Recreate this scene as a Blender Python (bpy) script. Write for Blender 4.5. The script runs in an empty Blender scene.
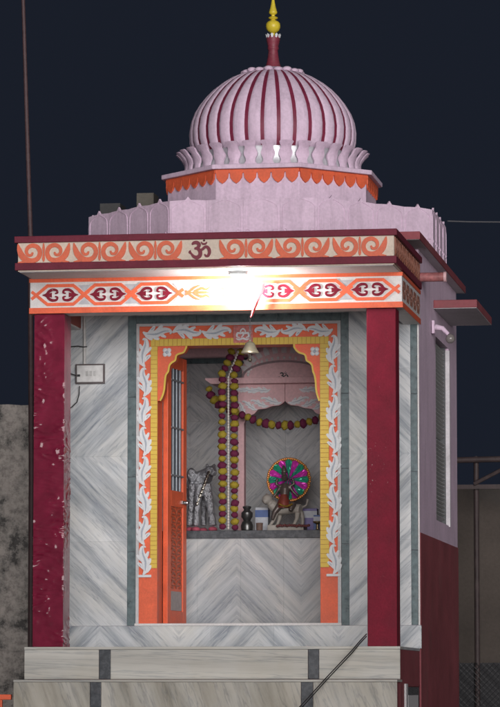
import bpy, bmesh, math, random
from mathutils import Vector, Matrix, noise
random.seed(7)
R = math.radians
S = bpy.context.scene
COL = S.collection

# ------------------------------------------------------------------ camera
FOC = 3440.0                       # focal length in pixels of the 500 x 707 photograph
PITCH = math.atan(336.5 / FOC)
YAW = math.atan(550 / (FOC / math.cos(PITCH)))
FW = Vector((-math.sin(YAW) * math.cos(PITCH), math.cos(YAW) * math.cos(PITCH), math.sin(PITCH)))
RT = Vector((math.cos(YAW), math.sin(YAW), 0))
UP = RT.cross(FW)
def ray(px, py): return FW + RT * ((px - 250.0) / FOC) - UP * ((py - 353.5) / FOC)
_r = ray(215, 647)
CAM = -_r * (25.0 / _r.y)          # 25 m in front of the porch columns
cd = bpy.data.cameras.new('camera')
cam = bpy.data.objects.new('camera', cd); COL.objects.link(cam)
cam.location = CAM
cam.rotation_euler = (R(90) + PITCH, 0, YAW)
cd.sensor_fit = 'HORIZONTAL'; cd.sensor_width = 36.0
cd.lens = 36.0 * FOC / 500.0
cd.clip_start = 0.5; cd.clip_end = 2000
S.camera = cam
def at(px, py, Y):                 # photo pixel -> point on the upright plane at depth Y
    r = ray(px, py); return CAM + r * ((Y - CAM.y) / r.y)
def ax(px, Y, py=450): return at(px, py, Y).x
def az(py, Y, px=230): return at(px, py, Y).z

# ------------------------------------------------------------------ world, sun, exposure
SUN_AZ, SUN_EL = 17.0, -1.0        # degrees to the right of the facade normal, above the horizon (a low frontal night light)
world = bpy.data.worlds.new('World'); S.world = world; world.use_nodes = True
wn = world.node_tree.nodes; wl = world.node_tree.links
bg = wn['Background']
sky = wn.new('ShaderNodeTexSky'); sky.sky_type = 'NISHITA'; sky.sun_disc = False
sky.sun_elevation = R(-4.5); sky.sun_rotation = R(180 - SUN_AZ)
hs = wn.new('ShaderNodeMix'); hs.data_type = 'RGBA'; hs.inputs[0].default_value = 0.86
hs.inputs[7].default_value = (0.110, 0.142, 0.235, 1)
wl.new(sky.outputs[0], hs.inputs[6]); wl.new(hs.outputs[2], bg.inputs[0])
bg.inputs[1].default_value = 0.095
sd = bpy.data.lights.new('sun', 'SUN'); sd.energy = 3.3; sd.angle = R(38); sd.color = (1.0, 0.955, 0.95)
sun = bpy.data.objects.new('sun', sd); COL.objects.link(sun)
sdir = Vector((-math.sin(R(SUN_AZ)) * math.cos(R(SUN_EL)), math.cos(R(SUN_AZ)) * math.cos(R(SUN_EL)), -math.sin(R(SUN_EL))))
sun.rotation_euler = sdir.to_track_quat('-Z', 'Y').to_euler()
sun.location = -sdir * 30
S.view_settings.view_transform = 'Standard'; S.view_settings.look = 'None'
S.view_settings.exposure = 0.16; S.view_settings.gamma = 1.0

# ------------------------------------------------------------------ materials
def nt(name):
    m = bpy.data.materials.new(name); m.use_nodes = True
    n = m.node_tree.nodes; l = m.node_tree.links
    return m, n, l, n['Principled BSDF']
def coords(n, l, rnd=True):
    tc = n.new('ShaderNodeTexCoord')
    if not rnd: return tc.outputs['Object']
    oi = n.new('ShaderNodeObjectInfo')
    mu = n.new('ShaderNodeMath'); mu.operation = 'MULTIPLY'; mu.inputs[1].default_value = 37.0
    l.new(oi.outputs['Random'], mu.inputs[0])
    ad = n.new('ShaderNodeVectorMath'); ad.operation = 'ADD'
    l.new(tc.outputs['Object'], ad.inputs[0]); l.new(mu.outputs[0], ad.inputs[1])
    return ad.outputs[0]
def noise_node(n, l, vec, scale, detail=4, rough=.55):
    t = n.new('ShaderNodeTexNoise'); t.inputs['Scale'].default_value = scale
    t.inputs['Detail'].default_value = detail; t.inputs['Roughness'].default_value = rough
    l.new(vec, t.inputs['Vector']); return t
def ramp(n, l, fac, stops):
    r = n.new('ShaderNodeValToRGB'); e = r.color_ramp.elements
    while len(e) > 1: e.remove(e[-1])
    e[0].position = stops[0][0]; e[0].color = (*stops[0][1], 1)
    for p, c in stops[1:]:
        k = e.new(p); k.color = (*c, 1)
    l.new(fac, r.inputs[0]); return r
def mixc(n, l, fac, a, b, blend='MIX'):
    m = n.new('ShaderNodeMix'); m.data_type = 'RGBA'; m.blend_type = blend
    if isinstance(fac, float): m.inputs[0].default_value = fac
    else: l.new(fac, m.inputs[0])
    for s, v in ((6, a), (7, b)):
        if isinstance(v, tuple): m.inputs[s].default_value = (*v, 1)
        else: l.new(v, m.inputs[s])
    return m.outputs[2]
def bump(n, l, h, p, strength=.3, dist=.01):
    b = n.new('ShaderNodeBump'); b.inputs['Strength'].default_value = strength; b.inputs['Distance'].default_value = dist
    l.new(h, b.inputs['Height']); l.new(b.outputs[0], p.inputs['Normal'])
def paint(name, col, rough=.5, var=.18, scale=6.0, fine=60.0, bmp=.15, dirt=(.16, .13, .12), dirtamt=.25, metal=0.0, spec=.4, streak=0.0, chips=0.0):
    """painted surface: slow tone shift, fine speckle, patches of grime, slight relief"""
    m, n, l, p = nt(name); v = coords(n, l)
    a = noise_node(n, l, v, scale, 5); b = noise_node(n, l, v, fine, 3); d = noise_node(n, l, v, scale * .55, 7, .68)
    dk = tuple(c * (1 - var) for c in col); lt = tuple(min(.9, c * (1 + var * .7)) for c in col)
    c1 = ramp(n, l, a.outputs[0], [(.3, dk), (.7, lt)]).outputs[0]
    sp = ramp(n, l, b.outputs[0], [(.3, (.86,) * 3), (.65, (1, 1, 1))]).outputs[0]
    c2 = mixc(n, l, 1.0, c1, sp, 'MULTIPLY')
    dr = ramp(n, l, d.outputs[0], [(.52, (0,) * 3), (.78, (1,) * 3)]).outputs[0]
    fm = n.new('ShaderNodeMath'); fm.operation = 'MULTIPLY'; fm.inputs[1].default_value = dirtamt; l.new(dr, fm.inputs[0])
    c3 = mixc(n, l, fm.outputs[0], c2, dirt)
    if streak:                                   # rain streaks running down
        mp = n.new('ShaderNodeMapping'); mp.inputs['Scale'].default_value = (9, 9, .9); l.new(v, mp.inputs[0])
        w = noise_node(n, l, mp.outputs[0], 1.6, 6, .65)
        k1 = 1 - streak
        c3 = mixc(n, l, 1.0, c3, ramp(n, l, w.outputs[0], [(.33, (k1, k1, k1)), (.52, (1, 1, 1))]).outputs[0], 'MULTIPLY')
    if chips:                                    # small flakes where pale plaster shows
        w = noise_node(n, l, v, 34, 6, .75); w2 = noise_node(n, l, v, 2.0, 2)
        ma = n.new('ShaderNodeMath'); ma.operation = 'MULTIPLY_ADD'; ma.inputs[1].default_value = .35; l.new(w2.outputs[0], ma.inputs[0]); l.new(w.outputs[0], ma.inputs[2])
        ff = ramp(n, l, ma.outputs[0], [(.855, (0,) * 3), (.87, (chips,) * 3)]).outputs[0]
        c3 = mixc(n, l, ff, c3, (.55, .45, .45))
    l.new(c3, p.inputs['Base Color'])
    rr = n.new('ShaderNodeMapRange'); rr.inputs[3].default_value = max(.05, rough - .12); rr.inputs[4].default_value = min(1, rough + .15)
    l.new(a.outputs[0], rr.inputs[0]); l.new(rr.outputs[0], p.inputs['Roughness'])
    p.inputs['Metallic'].default_value = metal; p.inputs['Specular IOR Level'].default_value = spec
    bump(n, l, b.outputs[0], p, bmp, .004)
    return m
def marble(name, x0, xw, z0, zw, sx=1.0, sz=1.0, tones=None, across=9.0, along=.7, rough=.28, rnd=False):
    """veined marble; veins run at 45 degrees and are book-matched (folded) about x0 / z0"""
    m, n, l, p = nt(name); v = coords(n, l, rnd)
    sp = n.new('ShaderNodeSeparateXYZ'); l.new(v, sp.inputs[0])
    def fold(sock, o, w):
        s = n.new('ShaderNodeMath'); s.operation = 'SUBTRACT'; s.inputs[1].default_value = o; l.new(sock, s.inputs[0])
        q = n.new('ShaderNodeMath'); q.operation = 'PINGPONG'; q.inputs[1].default_value = w; l.new(s.outputs[0], q.inputs[0])
        return q.outputs[0]
    fx = fold(sp.outputs[0], x0, xw); fz = fold(sp.outputs[2], z0, zw)
    def lin(a, ka, b, kb):
        q = n.new('ShaderNodeMath'); q.operation = 'MULTIPLY'; q.inputs[1].default_value = ka; l.new(a, q.inputs[0])
        w = n.new('ShaderNodeMath'); w.operation = 'MULTIPLY_ADD'; w.inputs[1].default_value = kb; l.new(b, w.inputs[0]); l.new(q.outputs[0], w.inputs[2])
        return w.outputs[0]
    A = lin(fx, sx * across, fz, sz * across); B = lin(fx, sz * along, fz, -sx * along)
    cb = n.new('ShaderNodeCombineXYZ'); l.new(A, cb.inputs[0]); l.new(B, cb.inputs[1]); l.new(sp.outputs[1], cb.inputs[2])
    n1 = noise_node(n, l, cb.outputs[0], .55, 9, .66); n2 = noise_node(n, l, cb.outputs[0], 2.6, 8, .68)
    n3 = noise_node(n, l, v, 2.2, 4, .6); n4 = noise_node(n, l, cb.outputs[0], 1.15, 5, .6)
    tones = tones or [(.27, (.20, .225, .26)), (.40, (.37, .40, .43)), (.50, (.56, .585, .60)), (.68, (.76, .77, .765))]
    c1 = ramp(n, l, n1.outputs[0], tones).outputs[0]
    c2 = ramp(n, l, n2.outputs[0], [(.30, (.62, .65, .69)), (.48, (1, 1, 1))]).outputs[0]
    c = mixc(n, l, .85, c1, c2, 'MULTIPLY')
    c4 = ramp(n, l, n4.outputs[0], [(.475, (1, 1, 1)), (.498, (.60, .63, .68)), (.52, (1, 1, 1))]).outputs[0]   # thin dark veins
    c = mixc(n, l, .7, c, c4, 'MULTIPLY')
    c3 = ramp(n, l, n3.outputs[0], [(.45, (1, 1, 1)), (.75, (.93, .90, .84))]).outputs[0]
    c = mixc(n, l, 1.0, c, c3, 'MULTIPLY')
    oi = n.new('ShaderNodeObjectInfo')
    c = mixc(n, l, 1.0, c, ramp(n, l, oi.outputs['Random'], [(0, (.90, .90, .90)), (1, (1, 1, 1))]).outputs[0], 'MULTIPLY')
    l.new(c, p.inputs['Base Color'])
    p.inputs['Roughness'].default_value = rough; p.inputs['Specular IOR Level'].default_value = .4
    bump(n, l, n2.outputs[0], p, .05, .002)
    return m
def simple(name, col, rough=.5, metal=0.0, emit=None, es=1.0, spec=.5):
    m, n, l, p = nt(name); v = coords(n, l)
    a = noise_node(n, l, v, 25, 4)
    c = ramp(n, l, a.outputs[0], [(.3, tuple(x * .82 for x in col)), (.7, tuple(min(1, x * 1.1) for x in col))]).outputs[0]
    l.new(c, p.inputs['Base Color']); p.inputs['Roughness'].default_value = rough; p.inputs['Metallic'].default_value = metal
    p.inputs['Specular IOR Level'].default_value = spec
    if emit: p.inputs['Emission Color'].default_value = (*emit, 1); p.inputs['Emission Strength'].default_value = es
    return m

PINK = paint('pink_limewash', (.72, .555, .69), .75, .08, 3.0, 45, .25, (.42, .36, .40), .30, streak=.16)
PINKIN = paint('inner_pink_paint', (.74, .47, .49), .6, .10, 4.0, 50, .2)
MAROON = paint('maroon_enamel', (.195, .014, .032), .5, .18, 7.0, 70, .2, (.10, .02, .03), .35, spec=.10, chips=.5)
MAROOND = paint('maroon_weathered', (.27, .062, .075), .65, .2, 2.6, 35, .3, (.16, .10, .09), .5)
MAROONB = paint('maroon_band', (.165, .026, .045), .55, .16, 8.0, 60, .2, (.11, .04, .05), .4, spec=.15)
ORANGE = paint('orange_enamel', (.78, .130, .050), .42, .14, 9.0, 80, .2, (.45, .09, .05), .35)
CREAM = paint('cream_paint', (.66, .56, .46), .6, .09, 8.0, 70, .2, (.40, .32, .26), .35)
OFFW = paint('white_paint', (.70, .68, .67), .55, .08, 9.0, 80, .2, (.42, .40, .39), .30)
YELLOW = paint('yellow_enamel', (.72, .50, .065), .4, .12, 12.0, 90, .2, (.45, .30, .10), .3)
GOLDY = paint('finial_yellow', (.66, .52, .04), .35, .12, 14, 90, .1)
LEAFW = paint('relief_white', (.72, .74, .76), .5, .07, 14, 90, .2, (.5, .5, .5), .25)
LEAFG = paint('relief_grey', (.40, .45, .52), .5, .10, 14, 90, .2)
WALLGREY = None
SOFFIT = paint('soffit_plaster', (.56, .55, .56), .7, .08, 5, 60, .25, (.36, .34, .33), .35)
STEEL = simple('steel', (.42, .42, .43), .32, 1.0)
SILVER = simple('silver_foil', (.46, .47, .50), .42, .75)
_m = SILVER.node_tree; _v = coords(_m.nodes, _m.links, False); _w = noise_node(_m.nodes, _m.links, _v, 34, 4, .6)
bump(_m.nodes, _m.links, _w.outputs[0], _m.nodes['Principled BSDF'], .9, .03)
GRAN = paint('green_granite', (.105, .150, .160), .3, .35, 24.0, 130, .1, (.16, .19, .19), .6)
BLACKG = paint('black_granite', (.075, .082, .092), .25, .3, 30.0, 150, .1, (.14, .15, .16), .5)
DARK = simple('dark_rubber', (.02, .02, .022), .55)
M_WALL = marble('marble_wall', 0.0, 5.0, 1.49, 5.0)
M_PLIN = marble('marble_plinth', 0.14, 0.62, 4.0, 9.0, -1.0, 1.0)
M_ALTAR = marble('marble_altar', -0.205, 0.52, 4.0, 9.0, -1.0, 1.0, [(.27, (.19, .21, .24)), (.40, (.33, .355, .38)), (.52, (.48, .50, .515)), (.70, (.66, .66, .65))])
M_IN = marble('marble_inner_wall', -0.40, 0.42, 0.3, .55, 1.0, 1.0, [(.27, (.30, .315, .33)), (.42, (.50, .51, .52)), (.70, (.74, .74, .73))], 8.0)
M_STEP = marble('marble_step', -9.0, 50, -9.0, 50, .03, 1.0, [(.25, (.30, .285, .25)), (.42, (.47, .46, .42)), (.70, (.62, .61, .56))], 14.0, .5, .35, True)
M_STEP2 = marble('marble_step_brown', -9.0, 50, -9.0, 50, 1.0, .35, [(.24, (.19, .17, .135)), (.38, (.33, .315, .27)), (.52, (.46, .445, .40)), (.75, (.58, .56, .50))], 7.0, .9, .35, True)
M_FLOOR = marble('marble_floor', -9, 50, -9, 50, 1, .2, None, 7, .8, .3)

def plaster_old():
    m, n, l, p = nt('mottled_old_plaster'); v = coords(n, l, False)
    a = noise_node(n, l, v, 3.4, 12, .74); b = noise_node(n, l, v, 22, 8, .72); g = noise_node(n, l, v, 60, 3)
    c = ramp(n, l, a.outputs[0], [(.415, (.10, .095, .09)), (.455, (.26, .245, .225)), (.53, (.42, .385, .35)), (.66, (.52, .47, .43))]).outputs[0]
    d = ramp(n, l, b.outputs[0], [(.35, (.45, .45, .45)), (.55, (1, 1, 1))]).outputs[0]
    l.new(mixc(n, l, .8, c, d, 'MULTIPLY'), p.inputs['Base Color']); p.inputs['Roughness'].default_value = .9
    bump(n, l, b.outputs[0], p, .5, .02)
    return m
OLDPL = plaster_old()
BROWNW = paint('dimmed_mud_plaster', (.085, .070, .060), .9, .3, 1.4, 30, .5, (.055, .055, .052), .7)  # base colour darkened to stand in for light falling off with distance
RUST = paint('rusted_steel', (.060, .042, .042), .6, .3, 12, 80, .3)

def plastic_wrap():
    m, n, l, p = nt('maroon_shrink_plastic'); v = coords(n, l, False)
    a = noise_node(n, l, v, 9, 5)
    c = ramp(n, l, a.outputs[0], [(.3, (.13, .008, .026)), (.7, (.20, .014, .042))]).outputs[0]
    l.new(c, p.inputs['Base Color']); p.inputs['Roughness'].default_value = .5; p.inputs['Specular IOR Level'].default_value = .08
    p.inputs['Coat Weight'].default_value = .6; p.inputs['Coat Roughness'].default_value = .11
    mp = n.new('ShaderNodeMapping'); mp.inputs['Scale'].default_value = (1.1, 1.1, 2.6); l.new(v, mp.inputs[0])
    w = noise_node(n, l, mp.outputs[0], 9, 5, .62); w2 = noise_node(n, l, mp.outputs[0], 28, 3)
    mm = n.new('ShaderNodeMath'); mm.operation = 'MULTIPLY_ADD'; mm.inputs[1].default_value = .25
    l.new(w2.outputs[0], mm.inputs[0]); l.new(w.outputs[0], mm.inputs[2])
    bump(n, l, mm.outputs[0], p, .10, .02)
    return m
WRAP = plastic_wrap()

# ------------------------------------------------------------------ mesh helpers
class MB:
    def __init__(s): s.v = []; s.f = []; s.m = []
    def add(s, vs, fs, mi=0):
        o = len(s.v); s.v += [tuple(v) for v in vs]
        s.f += [tuple(i + o for i in f) for f in fs]; s.m += [mi] * len(fs); return s
    def box(s, x0, x1, y0, y1, z0, z1, mi=0):
        vs = [(x, y, z) for z in (z0, z1) for y in (y0, y1) for x in (x0, x1)]
        return s.add(vs, [(0, 2, 3, 1), (4, 5, 7, 6), (0, 1, 5, 4), (2, 6, 7, 3), (0, 4, 6, 2), (1, 3, 7, 5)], mi)
    def prism(s, poly, y0, y1, mi=0):          # poly in (x, z), seen from -y counter-clockwise
        a = sum(poly[i][0] * poly[(i + 1) % len(poly)][1] - poly[(i + 1) % len(poly)][0] * poly[i][1] for i in range(len(poly)))
        if a < 0: poly = poly[::-1]
        k = len(poly)
        vs = [(x, y0, z) for x, z in poly] + [(x, y1, z) for x, z in poly]
        fs = [tuple(range(k)), tuple(range(2 * k - 1, k - 1, -1))]
        fs += [(i, i + k, (i + 1) % k + k, (i + 1) % k) for i in range(k)]
        return s.add(vs, fs, mi)
    def zprism(s, poly, z0, z1, mi=0):         # poly in (x, y)
        a = sum(poly[i][0] * poly[(i + 1) % len(poly)][1] - poly[(i + 1) % len(poly)][0] * poly[i][1] for i in range(len(poly)))
        if a < 0: poly = poly[::-1]
        k = len(poly)
        vs = [(x, y, z0) for x, y in poly] + [(x, y, z1) for x, y in poly]
        fs = [tuple(range(k - 1, -1, -1)), tuple(range(k, 2 * k))]
        fs += [(i, (i + 1) % k, (i + 1) % k + k, i + k) for i in range(k)]
        return s.add(vs, fs, mi)
    def lathe(s, prof, c=(0, 0, 0), seg=28, mi=0):    # prof [(r, z)] bottom to top
        vs = []; fs = []; k = len(prof)
        for r, z in prof:
            for i in range(seg):
                t = 2 * math.pi * i / seg
                vs.append((c[0] + r * math.cos(t), c[1] + r * math.sin(t), c[2] + z))
        for j in range(k - 1):
            for i in range(seg):
                a, b = j * seg + i, j * seg + (i + 1) % seg
                fs.append((a, b, b + seg, a + seg))
        fs.append(tuple(range(seg - 1, -1, -1))); fs.append(tuple(range((k - 1) * seg, k * seg)))
        return s.add(vs, fs, mi)
    def tube(s, pts, rad, seg=8, mi=0):
        pts = [Vector(p) for p in pts]; n = len(pts)
        rads = rad if isinstance(rad, (list, tuple)) else [rad] * n
        vs = []; fs = []
        t0 = (pts[1] - pts[0]).normalized()
        u = t0.orthogonal().normalized()
        for i, p in enumerate(pts):
            t = (pts[min(i + 1, n - 1)] - pts[max(i - 1, 0)]).normalized()
            u = (u - t * u.dot(t))
            u = u.normalized() if u.length > 1e-6 else t.orthogonal().normalized()
            w = t.cross(u)
            for k in range(seg):
                a = 2 * math.pi * k / seg
                vs.append(p + (u * math.cos(a) + w * math.sin(a)) * rads[i])
        for i in range(n - 1):
            for k in range(seg):
                a, b = i * seg + k, i * seg + (k + 1) % seg
                fs.append((a, b, b + seg, a + seg))
        fs.append(tuple(range(seg - 1, -1, -1))); fs.append(tuple(range((n - 1) * seg, n * seg)))
        return s.add(vs, fs, mi)
    def ball(s, c, r, seg=14, rings=8, mi=0, rot=None):
        r = r if isinstance(r, (list, tuple)) else (r, r, r)
        vs = []; fs = []
        rot = rot or Matrix.Identity(3)
        for j in range(1, rings):
            a = math.pi * j / rings
            for i in range(seg):
                t = 2 * math.pi * i / seg
                vs.append(Vector(c) + rot @ Vector((r[0] * math.sin(a) * math.cos(t), r[1] * math.sin(a) * math.sin(t), -r[2] * math.cos(a))))
        for j in range(rings - 2):
            for i in range(seg):
                a, b = j * seg + i, j * seg + (i + 1) % seg
                fs.append((a, b, b + seg, a + seg))
        lo = len(vs); vs.append(Vector(c) + rot @ Vector((0, 0, -r[2]))); vs.append(Vector(c) + rot @ Vector((0, 0, r[2])))
        for i in range(seg):
            fs.append((lo, (i + 1) % seg, i)); q = (rings - 2) * seg
            fs.append((lo + 1, q + i, q + (i + 1) % seg))
        return s.add(vs, fs, mi)
    def ribbon(s, pts, wid, y0, y1, mi=0, n=6, sx=1.0, ox=0.0, oz=0.0, k=1.0):
        """painted stroke: smooth centre line with varying width in x/z, raised from y1 to y0"""
        P = [Vector((ox + sx * k * a, oz + k * b)) for a, b in pts]; Wd = [k * w for w in wid]
        C = []; Q = []
        for i in range(len(P) - 1):
            p0, p1, p2, p3 = P[max(i - 1, 0)], P[i], P[i + 1], P[min(i + 2, len(P) - 1)]
            for j in range(n):
                t = j / n
                C.append(.5 * ((2 * p1) + (p2 - p0) * t + (2 * p0 - 5 * p1 + 4 * p2 - p3) * t * t + (3 * p1 - p0 - 3 * p2 + p3) * t ** 3))
                Q.append(Wd[i] + (Wd[i + 1] - Wd[i]) * t)
        C.append(P[-1]); Q.append(Wd[-1])
        vs = []; m = len(C)
        for i in range(m):
            t = (C[min(i + 1, m - 1)] - C[max(i - 1, 0)])
            t = t.normalized() if t.length > 1e-9 else Vector((1, 0))
            nn = Vector((-t.y, t.x)) * (Q[i] / 2)
            for q, y in ((C[i] + nn, y0), (C[i] - nn, y0), (C[i] - nn, y1), (C[i] + nn, y1)):
                vs.append((q.x, y, q.y))
        fs = []
        for i in range(m - 1):
            a = i * 4; b = a + 4
            fs += [(a, a + 1, b + 1, b), (a + 1, a + 2, b + 2, b + 1), (a + 3, a, b, b + 3)]
        fs += [(3, 2, 1, 0), (4 * m - 4, 4 * m - 3, 4 * m - 2, 4 * m - 1)]
        if sx < 0: fs = [f[::-1] for f in fs]
        return s.add(vs, fs, mi)
    def mesh(s, name, smooth=False, fix=True):
        me = bpy.data.meshes.new(name); me.from_pydata(s.v, [], s.f)
        me.polygons.foreach_set('material_index', s.m)
        if fix:
            bm = bmesh.new(); bm.from_mesh(me); bmesh.ops.recalc_face_normals(bm, faces=bm.faces); bm.to_mesh(me); bm.free()
        if smooth:
            me.polygons.foreach_set('use_smooth', [True] * len(me.polygons))
            me.set_sharp_from_angle(angle=R(40))
        me.update(); return me

def wloc(o):
    if o is None: return Vector((0, 0, 0))
    return Vector(o['_w'])
def put(name, me, mats, parent=None, loc=(0, 0, 0), rz=0.0, bevel=0.0, scale=None, rot=None):
    o = bpy.data.objects.new(name, me); COL.objects.link(o)
    mats = mats if isinstance(mats, (list, tuple)) else [mats]
    if not me.materials:
        for m in mats: me.materials.append(m)
    o.location = loc; o.rotation_euler = rot if rot else (0, 0, rz)
    if scale: o.scale = scale
    if parent:
        o.parent = parent; o.matrix_parent_inverse = Matrix.Translation(-wloc(parent))
    if bevel:
        b = o.modifiers.new('bevel', 'BEVEL'); b.width = bevel; b.segments = 2; b.limit_method = 'ANGLE'; b.angle_limit = R(40)
    o['_w'] = tuple(loc)
    return o
def bx(name, d, mat, parent=None, bevel=.003):
    return put(name, MB().box(*d).mesh(name), mat, parent, bevel=bevel)
def tag(o, label, cat=None, group=None, kind=None):
    if label: o['label'] = label
    if cat: o['category'] = cat
    if group: o['group'] = group
    if kind: o['kind'] = kind
    return o
def thing(name, label, cat, loc, group=None):
    o = bpy.data.objects.new(name, None); COL.objects.link(o); o.location = loc; o.empty_display_size = .2
    o['_w'] = tuple(loc); return tag(o, label, cat, group)

GZ = -1.86                                   # ground level, the porch floor is z = 0
# ------------------------------------------------------------------ ground
def ground_mat():
    m, n, l, p = nt('dusty_ground'); v = coords(n, l, False)
    a = noise_node(n, l, v, .6, 8, .65); b = noise_node(n, l, v, 25, 5)
    c = ramp(n, l, a.outputs[0], [(.3, (.12, .10, .085)), (.7, (.24, .21, .18))]).outputs[0]
    d = ramp(n, l, b.outputs[0], [(.3, (.7,) * 3), (.7, (1,) * 3)]).outputs[0]
    l.new(mixc(n, l, 1.0, c, d, 'MULTIPLY'), p.inputs['Base Color']); p.inputs['Roughness'].default_value = .95
    bump(n, l, b.outputs[0], p, .4, .02); return m
gv = []; gf = []
gx = [-600, -250, -120, -60, -30, -18, -12, -9, -7, -5, -4, -3, -2, -1, 0, 1, 2, 3, 4, 5, 7, 9, 12, 18, 30, 60, 120, 250, 600]
gy = [-600, -250, -120, -70, -45, -36, -32, -29, -24, -18, -12, -8, -6, -4, -3, -2, -1, 0, 2, 4, 6, 8, 10, 14, 20, 30, 60, 120, 250, 600]
for y in gy:
    fall = max(0, -30 - y) * .24                 # unseen ground shaped to drop behind the viewer, so the low sun clears it
    for x in gx: gv.append((x, y, GZ - fall + noise.noise(Vector((x * .3, y * .3, 0))) * .012 - .012))
for j in range(len(gy) - 1):
    for i in range(len(gx) - 1):
        a = j * len(gx) + i; gf.append((a, a + 1, a + len(gx) + 1, a + len(gx)))
tag(put('ground', MB().add(gv, gf).mesh('ground', True, False), ground_mat()), None, None, None, 'structure')

# ================================================================== the temple
XW, YF, YB = 1.385, 1.2, 4.15               # half width of the sanctum, its front and back
T = thing('temple', 'small pink domed temple with marble porch, maroon columns and painted orange cornices', 'temple', (0, 1.5, GZ))
# ---- plinth and stairs
bx('plinth', (-XW, XW, YF, YB, GZ, 0.0), MAROOND, T)
bx('porch_base', (-1.36, 1.383, -.15, YF - .040, GZ, -.0225), MAROOND, T)
bx('porch_floor', (-1.37, 1.386, .001, YF - .036, -.022, .0), M_FLOOR, T)
NST = 7; RI = .2375
for k in range(NST):
    z1 = -RI * k; yf = -.19 - .30 * k; z0 = GZ if k == NST - 1 else z1 - RI
    hx = 1.39 + .012 * min(k, 1)
    body = bx('stair', (-hx + .02, hx - .02, yf + .021, -.16 if k == 0 else yf + .33, z0, z1 - .022), MAROOND, T, 0)
    # nosing slab and riser facing of marble pieces with dark granite inlays
    put('tread', MB().box(-hx, hx, yf - .006, yf + .319 if k else .0, z1 - .020, z1 - (0 if k == 0 else .003)).mesh('tread'), M_STEP, body, bevel=.003)
    pl = [(-hx, ax(99, yf, 660)), (ax(99, yf, 660), ax(110.5, yf, 660)), (ax(110.5, yf, 660), ax(308, yf, 660)),
          (ax(308, yf, 660), ax(319, yf, 660)), (ax(319, yf, 660), hx)]
    if k >= 1:
        pl = [(-hx, ax(90, -.49, 690)), (ax(90, -.49, 690), ax(101, -.49, 690)), (ax(101, -.49, 690), ax(301, -.49, 690)),
              (ax(301, -.49, 690), ax(313, -.49, 690)), (ax(313, -.49, 690), hx)]
    for i, (a, b) in enumerate(pl):
        inl = i in (1, 3)
        put('granite_inlay' if inl else 'riser_slab', MB().box(a + .0015, b - .0015, yf + (.0 if not inl else .0015), yf + .02, z1 - RI + .0015 if k < NST - 1 else GZ, z1 - .0215).mesh('riser'),
            BLACKG if inl else (M_STEP if k % 2 == 0 else M_STEP2), body, bevel=.0015)
# skirting course of marble under the sanctum wall
sk = bx('skirting', (-XW - .002, XW + .002, YF - .012, YF + .01, .0, .172), SOFFIT, T, 0)
e = [-XW - .006, -1.13, -.68, -.23, .26, .72, 1.12, XW + .012]
for i in range(7):
    put('marble_tile', MB().box(e[i] + .0003, e[i + 1] - .0003, YF - .034, YF - .012, .0005, .176).mesh('tile'), M_PLIN, sk)
# small recess beside the stairs, drawn as a flat dark panel in a frame
def yx(px, X, py=690):
    r = ray(px, py); return (CAM + r * ((X - CAM.x) / r.x)).y
y0, y1 = yx(404.5, 1.384), yx(418.5, 1.384)
zr = az(684.5, .8, 410)
nch = put('recess', MB().box(1.3835, 1.3875, y0 + .10, y1, -1.2, zr - .02).mesh('recess'), BLACKG, T)
bx('recess_frame', (1.3835, 1.400, y0 - .02, y0 + .09, -1.2, zr + .004), SOFFIT, nch)
bx('recess_frame', (1.3835, 1.396, y0 + .0905, y1, zr - .016, zr), MAROOND, nch)
bx('recess_stone', (1.3876, 1.391, y0 + .2, y1 - .08, -1.2, zr - .08), SOFFIT, nch)

# ---- sanctum walls
DX0, DX1 = ax(157, YF, 480), ax(322, YF, 480)          # door opening
DZT = az(344, YF)
ZT = 3.066
wall = put('sanctum_wall', MB().box(-XW, DX0, YF, YF + .2, .004, ZT).box(DX1, XW, YF, YF + .2, .004, ZT).box(DX0, DX1, YF, YF + .2, DZT, ZT)
           .box(-XW, -XW + .15, YF + .2, YB - .15, .004, ZT)
           .box(-XW, XW, YB - .15, YB, .004, ZT).mesh('sanctum_wall'), PINK, T)
# right side wall with window opening
WY0, WY1, WZ0, WZ1 = 2.43, 3.47, 1.04, 2.52
sw = put('side_wall', MB().box(XW - .15, XW, YF + .201, WY0, .004, ZT).box(XW - .15, XW, WY1, YB - .151, .004, ZT)
         .box(XW - .15, XW, WY0, WY1, .004, WZ0).box(XW - .15, XW, WY0, WY1, WZ1, ZT).mesh('side_wall'), PINK, T)
DADO = .885
bx('dado', (XW + .0005, XW + .006, YF - .001, YB + .004, GZ, DADO), MAROOND, T, 0)
put('dado_corner', MB().box(1.377, XW + .0055, YF - .005, YF - .0005, GZ, -.002).mesh('d'), MAROOND, T)
# marble facing tiles of the porch wall
GL0, GL1 = -XW, ax(70.5, YF)                            # green granite pilaster strips at the ends
GR0, GR1 = ax(411, YF), ax(417.8, YF)
FL0, FL1 = ax(128, YF), ax(136.5, YF)                   # granite border round the door
FR0, FR1 = ax(341.5, YF), ax(349.3, YF)
ZTOPW = 2.52
zs = [.178, .83, 1.49, 2.15, ZTOPW + .35]
def tiles(xa, xb, cols):
    for c in range(cols):
        a = xa + (xb - xa) * c / cols; b = xa + (xb - xa) * (c + 1) / cols
        for r in range(len(zs) - 1):
            put('marble_tile', MB().box(a + .0003, b - .0003, YF - .0165 - random.uniform(0, .0006), YF - .0005, zs[r] + .0003, zs[r + 1] - .0003).mesh('tile'), M_WALL, wall)
tiles(GL1, FL0, 1); tiles(FR1, GR0, 2)
put('marble_tile', MB().box(FL0, FR1, YF - .0165, YF - .0005, az(315, YF) + .001, ZTOPW + .35).mesh('tile'), M_WALL, wall)
gz = [.178, .80, 1.42, 1.90, 2.44, 2.60]
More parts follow.
